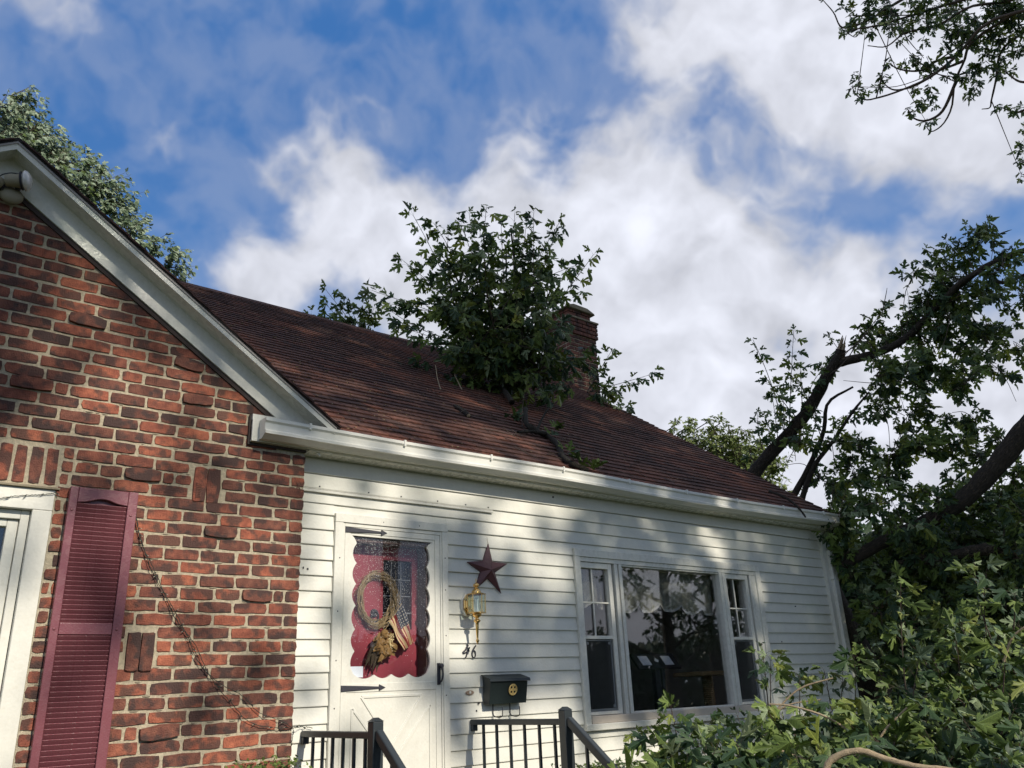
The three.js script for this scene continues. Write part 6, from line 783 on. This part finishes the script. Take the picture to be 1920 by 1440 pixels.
{ // the branch reaching in from the upper right, and the street trees that shade the front of the house (behind the viewer)
  const t = thing('overhanging_branch', 'dark leafy maple branch hanging in against the sky at the upper right', 'branch', [6.6, 4.6, 4.4]), f = new Foliage(61, FINE, maple);
  for (const c of OVER_CLUMPS) { const n = Math.max(1, Math.round(c[4] * 0.36)); for (let i = 0; i < n; i++) { const r = f.r, d = V(r() - 0.5, r() - 0.5, r() - 0.5).normalize(), a = V(c[0], c[1], c[2]); f.shoot(a.clone().addScaledVector(d, c[3] * 0.2).add(V(0.05, 0.05, 0)), a.clone().addScaledVector(d, c[3]), { size: 0.074, gap: 0.062, stem: 0.0028, from: 0.2, stalk: 0.4 }); } }
  const r = f.r; for (const p of OVER_TWIGS) f.stems.tube(smooth(triples(p), 22), 0.013, 0.0035, 6, 0.05); for (let i = 0; i < 16; i++) { const p = triples(OVER_TWIGS[Math.floor(r() * 8)]), a = p[1 + Math.floor(r() * (p.length - 2))], c = OVER_CLUMPS[Math.floor(r() * OVER_CLUMPS.length)], b = V(c[0], c[1], c[2]); if (a.distanceTo(b) < 1.1) f.stems.tube(smooth([a, a.clone().lerp(b, 0.5).add(V(0, -0.12 * r(), 0)), b], 10), 0.005, 0.0025, 4); }
  const lb = new MB().tube(smooth([V(7.0, 4.8, 4.4), V(8.2, 5.6, 5.6), V(9.6, 6.2, 8.5), V(10.9, 6.0, 13.6)], 20), 0.04, 0.14, 10, 0.05).build('limb', M.bark, t); lb.position.set(-6.6, -4.6, -4.4);
  f.finish(t, 300, M.twig);

  // crowns are filled leaf by leaf; u, v is where the leaf would shade the front wall
  const shade = (seed, label, at, n, test, zr) => {
    const g = thing('street_maple', label, 'tree', at), c = new Foliage(seed, COARSE, [[M.leafA, 1], [M.leafB, 1]]), r = c.r; let k = 0;
    for (let guard = 0; k < n && guard < n * 60; guard++) { const z = lerp(zr[0], zr[1], r()), u = -4 + 20 * r(), v = -1.5 + 15 * r(); if (r() > test(u, v)) continue; const p = V(u + 0.1 * z, v + 0.62 * z, z); c.leaf(p, V(r() - 0.5, -r(), r() - 0.5), V(r() - 0.5, r(), 0.4 + r()), 0.24 + 0.12 * r()); k++; }
    c.finish(g, 0, M.twig);
    return g;
  };
  const gaps = (u, v, s) => sstep(-0.16, 0.10, fbm(u * 1.35 + s, v * 1.0, 2.7, 3)), wob = (u, v) => 0.55 * fbm(u * 1.1, v * 1.3, 6.1, 3);
  const right = (u, v) => (u < 4.6 || u > 14 ? 0 : sstep(4.7, 5.4, u + 2 * wob(u, v)) * sstep(-0.55, 0.2, v + wob(u, v) + 0.1 * (u - 5)) * sstep(10.6, 8.8, v) * (v > 6.3 ? sstep(12.2, 10.9, u) : 1) * (v > 0.8 && v < 1.55 && u < 7.2 ? 0.22 + 0.5 * gaps(u, v, 3) : 0.55 + 0.45 * gaps(u, v, 3)));
  const left = (u, v) => (u > 5.2 || u < -3.5 ? 0 : sstep(1.15, 1.9, v + wob(u, v) + 0.10 * (2 - u)) * sstep(11, 8.2, v) * (0.25 + 0.75 * gaps(u, v, 20)) * (v < 4.0 && v > 1.4 && u > 0.5 ? (v < 2.8 ? 0.22 : 0.42) : 1)) || (u > 5.3 || u < 0.3 || v < -0.45 || v > 1.7 ? 0 : (u > 3 ? 0.46 * sstep(2.9, 3.9, u) * sstep(5.4, 4.8, u) : 0.05) * gaps(u * 1.5, v * 1.5, 33) * sstep(-0.4, 0.3, v));
  const t1 = shade(71, 'street maple whose crown shades the right half of the house front', [11.2, -1.55, 14], 9000, right, [11.5, 17]), t2 = shade(72, 'tall street maple whose high crown shades the gable and the roof', [1.0, -1.55, 17.5], 9000, left, [14, 20]);
  for (const [g, h, lean] of [[t1, 13, 0.2], [t2, 17, 0.6]]) { const b = new MB(); b.tube(smooth([V(0, -0.1, 0), V(0.05, 3, 0), V(lean * 0.5, h * 0.55, -0.1), V(lean, h, 0)], 20), 0.34, 0.08, 12, 0.04); for (let i = 0; i < 9; i++) { const a = i * 2.4, y = h * (0.5 + 0.05 * i); b.tube(smooth([V(lean * 0.4, y - 1.5, 0), V(Math.cos(a) * 1.2, y + 0.4, Math.sin(a)), V(Math.cos(a) * 3, y + 2, Math.sin(a) * 2)], 10), 0.12, 0.03, 7); } b.build('trunk', M.bark, g); }
}
{ // trees and a hedge across the street, which the window panes mirror
  const tree = (label, at, h, n, seed, wide) => { const g = thing('roadside_tree', label, 'tree', at), f = new Foliage(seed, COARSE, [[M.leafA, 1], [M.leafC, 1]]), r = f.r, o = V(...at), b = new MB(); b.tube(smooth([V(0, 0, 0), V(0.2, h * 0.3, 0.1), V(0.1, h * 0.7, 0), V(0.3, h, 0)], 14), 0.30, 0.06, 10, 0.05); for (let i = 0; i < 14; i++) { const y = h * (0.26 + 0.05 * i), a = i * 2.4, e = V(Math.cos(a) * wide * (1.1 - i * 0.05), y + 0.5 + 0.8 * r(), Math.sin(a) * wide * (1.1 - i * 0.05)); b.tube([V(0.15, y, 0), e.clone().multiplyScalar(0.5).setY(y + 0.45), e], 0.07, 0.02, 6); f.clump(o.x + e.x, o.y + e.y, o.z + e.z, 0.75, n, { size: 0.26, gap: 0.16, stem: 0, stalk: 0.4 }); } b.build('trunk', M.bark, g); f.finish(g, 0, M.twig); };
  tree('roadside tree across the street, mirrored in the middle of the picture window', [22.6, -1.55, 14.5], 7.5, 12, 81, 2.0); tree('slim roadside tree across the street, mirrored at the right of the picture window', [27.5, -1.55, 16.5], 6.2, 12, 82, 1.7); tree('low roadside tree across the street, mirrored at the left of the picture window', [18.6, -1.55, 18], 5.2, 12, 83, 1.8);
  const hg = thing('hedge', 'tall dark hedge along the far side of the street', 'hedge', [26, -1.55, 24]), f = new Foliage(84, COARSE, [[M.leafA, 1], [M.leafC, 1]]), r = f.r; for (let i = 0; i < 9000; i++) { const x = 6 + 42 * r(), top = 3.4 + 1.1 * fbm(x * 0.5, 1, 2, 3) * 2, y = -1.5 + top * r(), z = 22.5 + 3 * r() - 0.2 * (x - 20) * 0.3; f.leaf(V(x, y, z), V(r() - 0.5, r() - 0.5, r() - 0.5), V(r() - 0.5, r(), -1), 0.42 + 0.2 * r()); } f.finish(hg, 0, M.twig);
}
{ // trees behind the house
  const t = thing('windblown_tree', 'tall pale leaved tree bent by the wind behind the brick gable, far left', 'tree', [-3, -1.55, -20]), f = new Foliage(41, COARSE, [[M.bgLeaf, 5], [M.bgPale, 3.4], [M.leafB, 1]]), r = f.r, wind = V(0.9, -0.25, 0.1);
  for (const c of LEFT_TREE_CLUMPS) f.clump(c[0], c[1], c[2], c[3], Math.round(c[4] * 0.6), { size: 0.17, gap: 0.16, stem: 0.008, from: 0.1, stalk: 0.4, wind, lean: V(0.5, 0.1, 0), face: V(0.1, 0.5, 1) });
  const b = new MB(), P = (x, y, z) => V(x + 3, y + 1.55, z + 20); b.tube(smooth([P(-2, -1.5, -20), P(-1.6, 5, -20), P(-0.6, 10, -20), P(0.3, 13.5, -20)], 18), 0.4, 0.08, 10, 0.04); for (const c of LEFT_TREE_CLUMPS) if (r() < 0.6) b.tube(smooth([P(lerp(-1.6, c[0], 0.15), c[1] - 2.2, -20), P(lerp(-1.2, c[0], 0.6), c[1] - 0.7, lerp(-20, c[2], 0.6)), P(c[0], c[1], c[2])], 8), 0.07, 0.015, 5); b.build('trunk', M.bark, t); f.finish(t, 0, M.twig);
  const bt = thing('sunlit_tree', 'small yellow green sunlit tree rising behind the right slope of the roof', 'tree', [12.5, -1.55, -9]), g = new Foliage(43, COARSE, [[M.bushA, 4], [M.bushB, 3]]);
  for (const c of BUSH_CLUMPS) g.clump(c[0], c[1], c[2], c[3], Math.round(c[4] * 0.6), { size: 0.12, gap: 0.10, stem: 0.006, from: 0.1, stalk: 0.4 }); for (const c of BUSH_CLUMPS.slice(6)) g.clump(c[0], c[1] - 0.7, c[2], 0.6, 26, { size: 0.13, gap: 0.1, stem: 0.006, from: 0.1 });
  const tb = new MB(); tb.tube(smooth([V(0, 0, 0), V(0.2, 3, -1), V(0.3, 6.5, -1.5)], 12), 0.2, 0.05, 8); for (const c of BUSH_CLUMPS) tb.tube([V(0.2, c[1] - 0.5, -1.2), V(c[0] - 12.5, c[1] + 1.5, c[2] + 9)], 0.03, 0.01, 5); tb.build('trunk', M.bark, bt); g.finish(bt, 0, M.twig);
  // the dark thicket beyond the broken maple
  const th = thing('thicket', 'dark leafy thicket beyond the broken maple at the right', 'thicket', [15, -1.55, -2]), k = new Foliage(47, COARSE, [[M.leafA, 2], [M.leafC, 2]]), q = k.r; for (let i = 0; i < 17000; i++) { const a = q(), x = lerp(11.5, 20, a) + q(), z = lerp(-4.5, 5, a) - 1.5 * q(), top = 2.5 + 1.4 * fbm(a * 9, 2, 4, 3) * 2 - 0.2 * a; k.leaf(V(x, -1.5 + (top + 1.4) * Math.sqrt(q()), z), V(q() - 0.5, q() - 0.6, q() - 0.5), V(q() - 0.8, q(), q()), 0.22 + 0.08 * q()); } k.finish(th, 0, M.twig);
  // weeds and low shrubs at the foot of the wall
  const w = thing('weed', 'low green weeds growing at the foot of the brick corner', 'weeds', [2.15, -1.55, 0.2]), wf = new Foliage(48, COARSE, [[M.leafB, 2], [M.leafMid, 1]]); for (let i = 0; i < 46; i++) { const x = 1.9 + 0.4 * wf.r(), z = 0.15 + 0.1 * wf.r(), a = V(x, -0.75, z); wf.shoot(a, V(x + (wf.r() - 0.5) * 0.12, -0.36 + 0.06 * wf.r(), z + 0.05 * wf.r()), { size: 0.035, gap: 0.03, stem: 0.0015, from: 0.5 }); } for (let i = 0; i < 12; i++) { const x = 1.95 + 0.3 * wf.r(); wf.stems.tube([V(x, -1.55, 0.2), V(x, -0.7, 0.2)], 0.003, 0.002, 4); } wf.finish(w, 0, M.twig);
  const sb = thing('shrub', 'low clipped green shrub behind the right railing', 'shrub', [4.4, -1.55, 0.5]), sf = new Foliage(49, COARSE, [[M.leafB, 2], [M.leafA, 2], [M.leafMid, 1]]); for (let i = 0; i < 240; i++) { const r = sf.r, x = 4.0 + 1.0 * r(), z = 0.2 + 0.6 * r(), y = -0.62 + 0.10 * r() - 0.06 * Math.abs(x - 4.4); sf.shoot(V(x, y - 0.25, z), V(x + 0.06 * (r() - 0.5), y + 0.05 * r(), z), { size: 0.035, gap: 0.03, stem: 0.0016, from: 0.3 }); } sf.stems.box(4.3, 4.34, -1.55, -0.8, 0.45, 0.49); sf.finish(sb, 0, M.twig);
}

renderer.render(scene, camera);
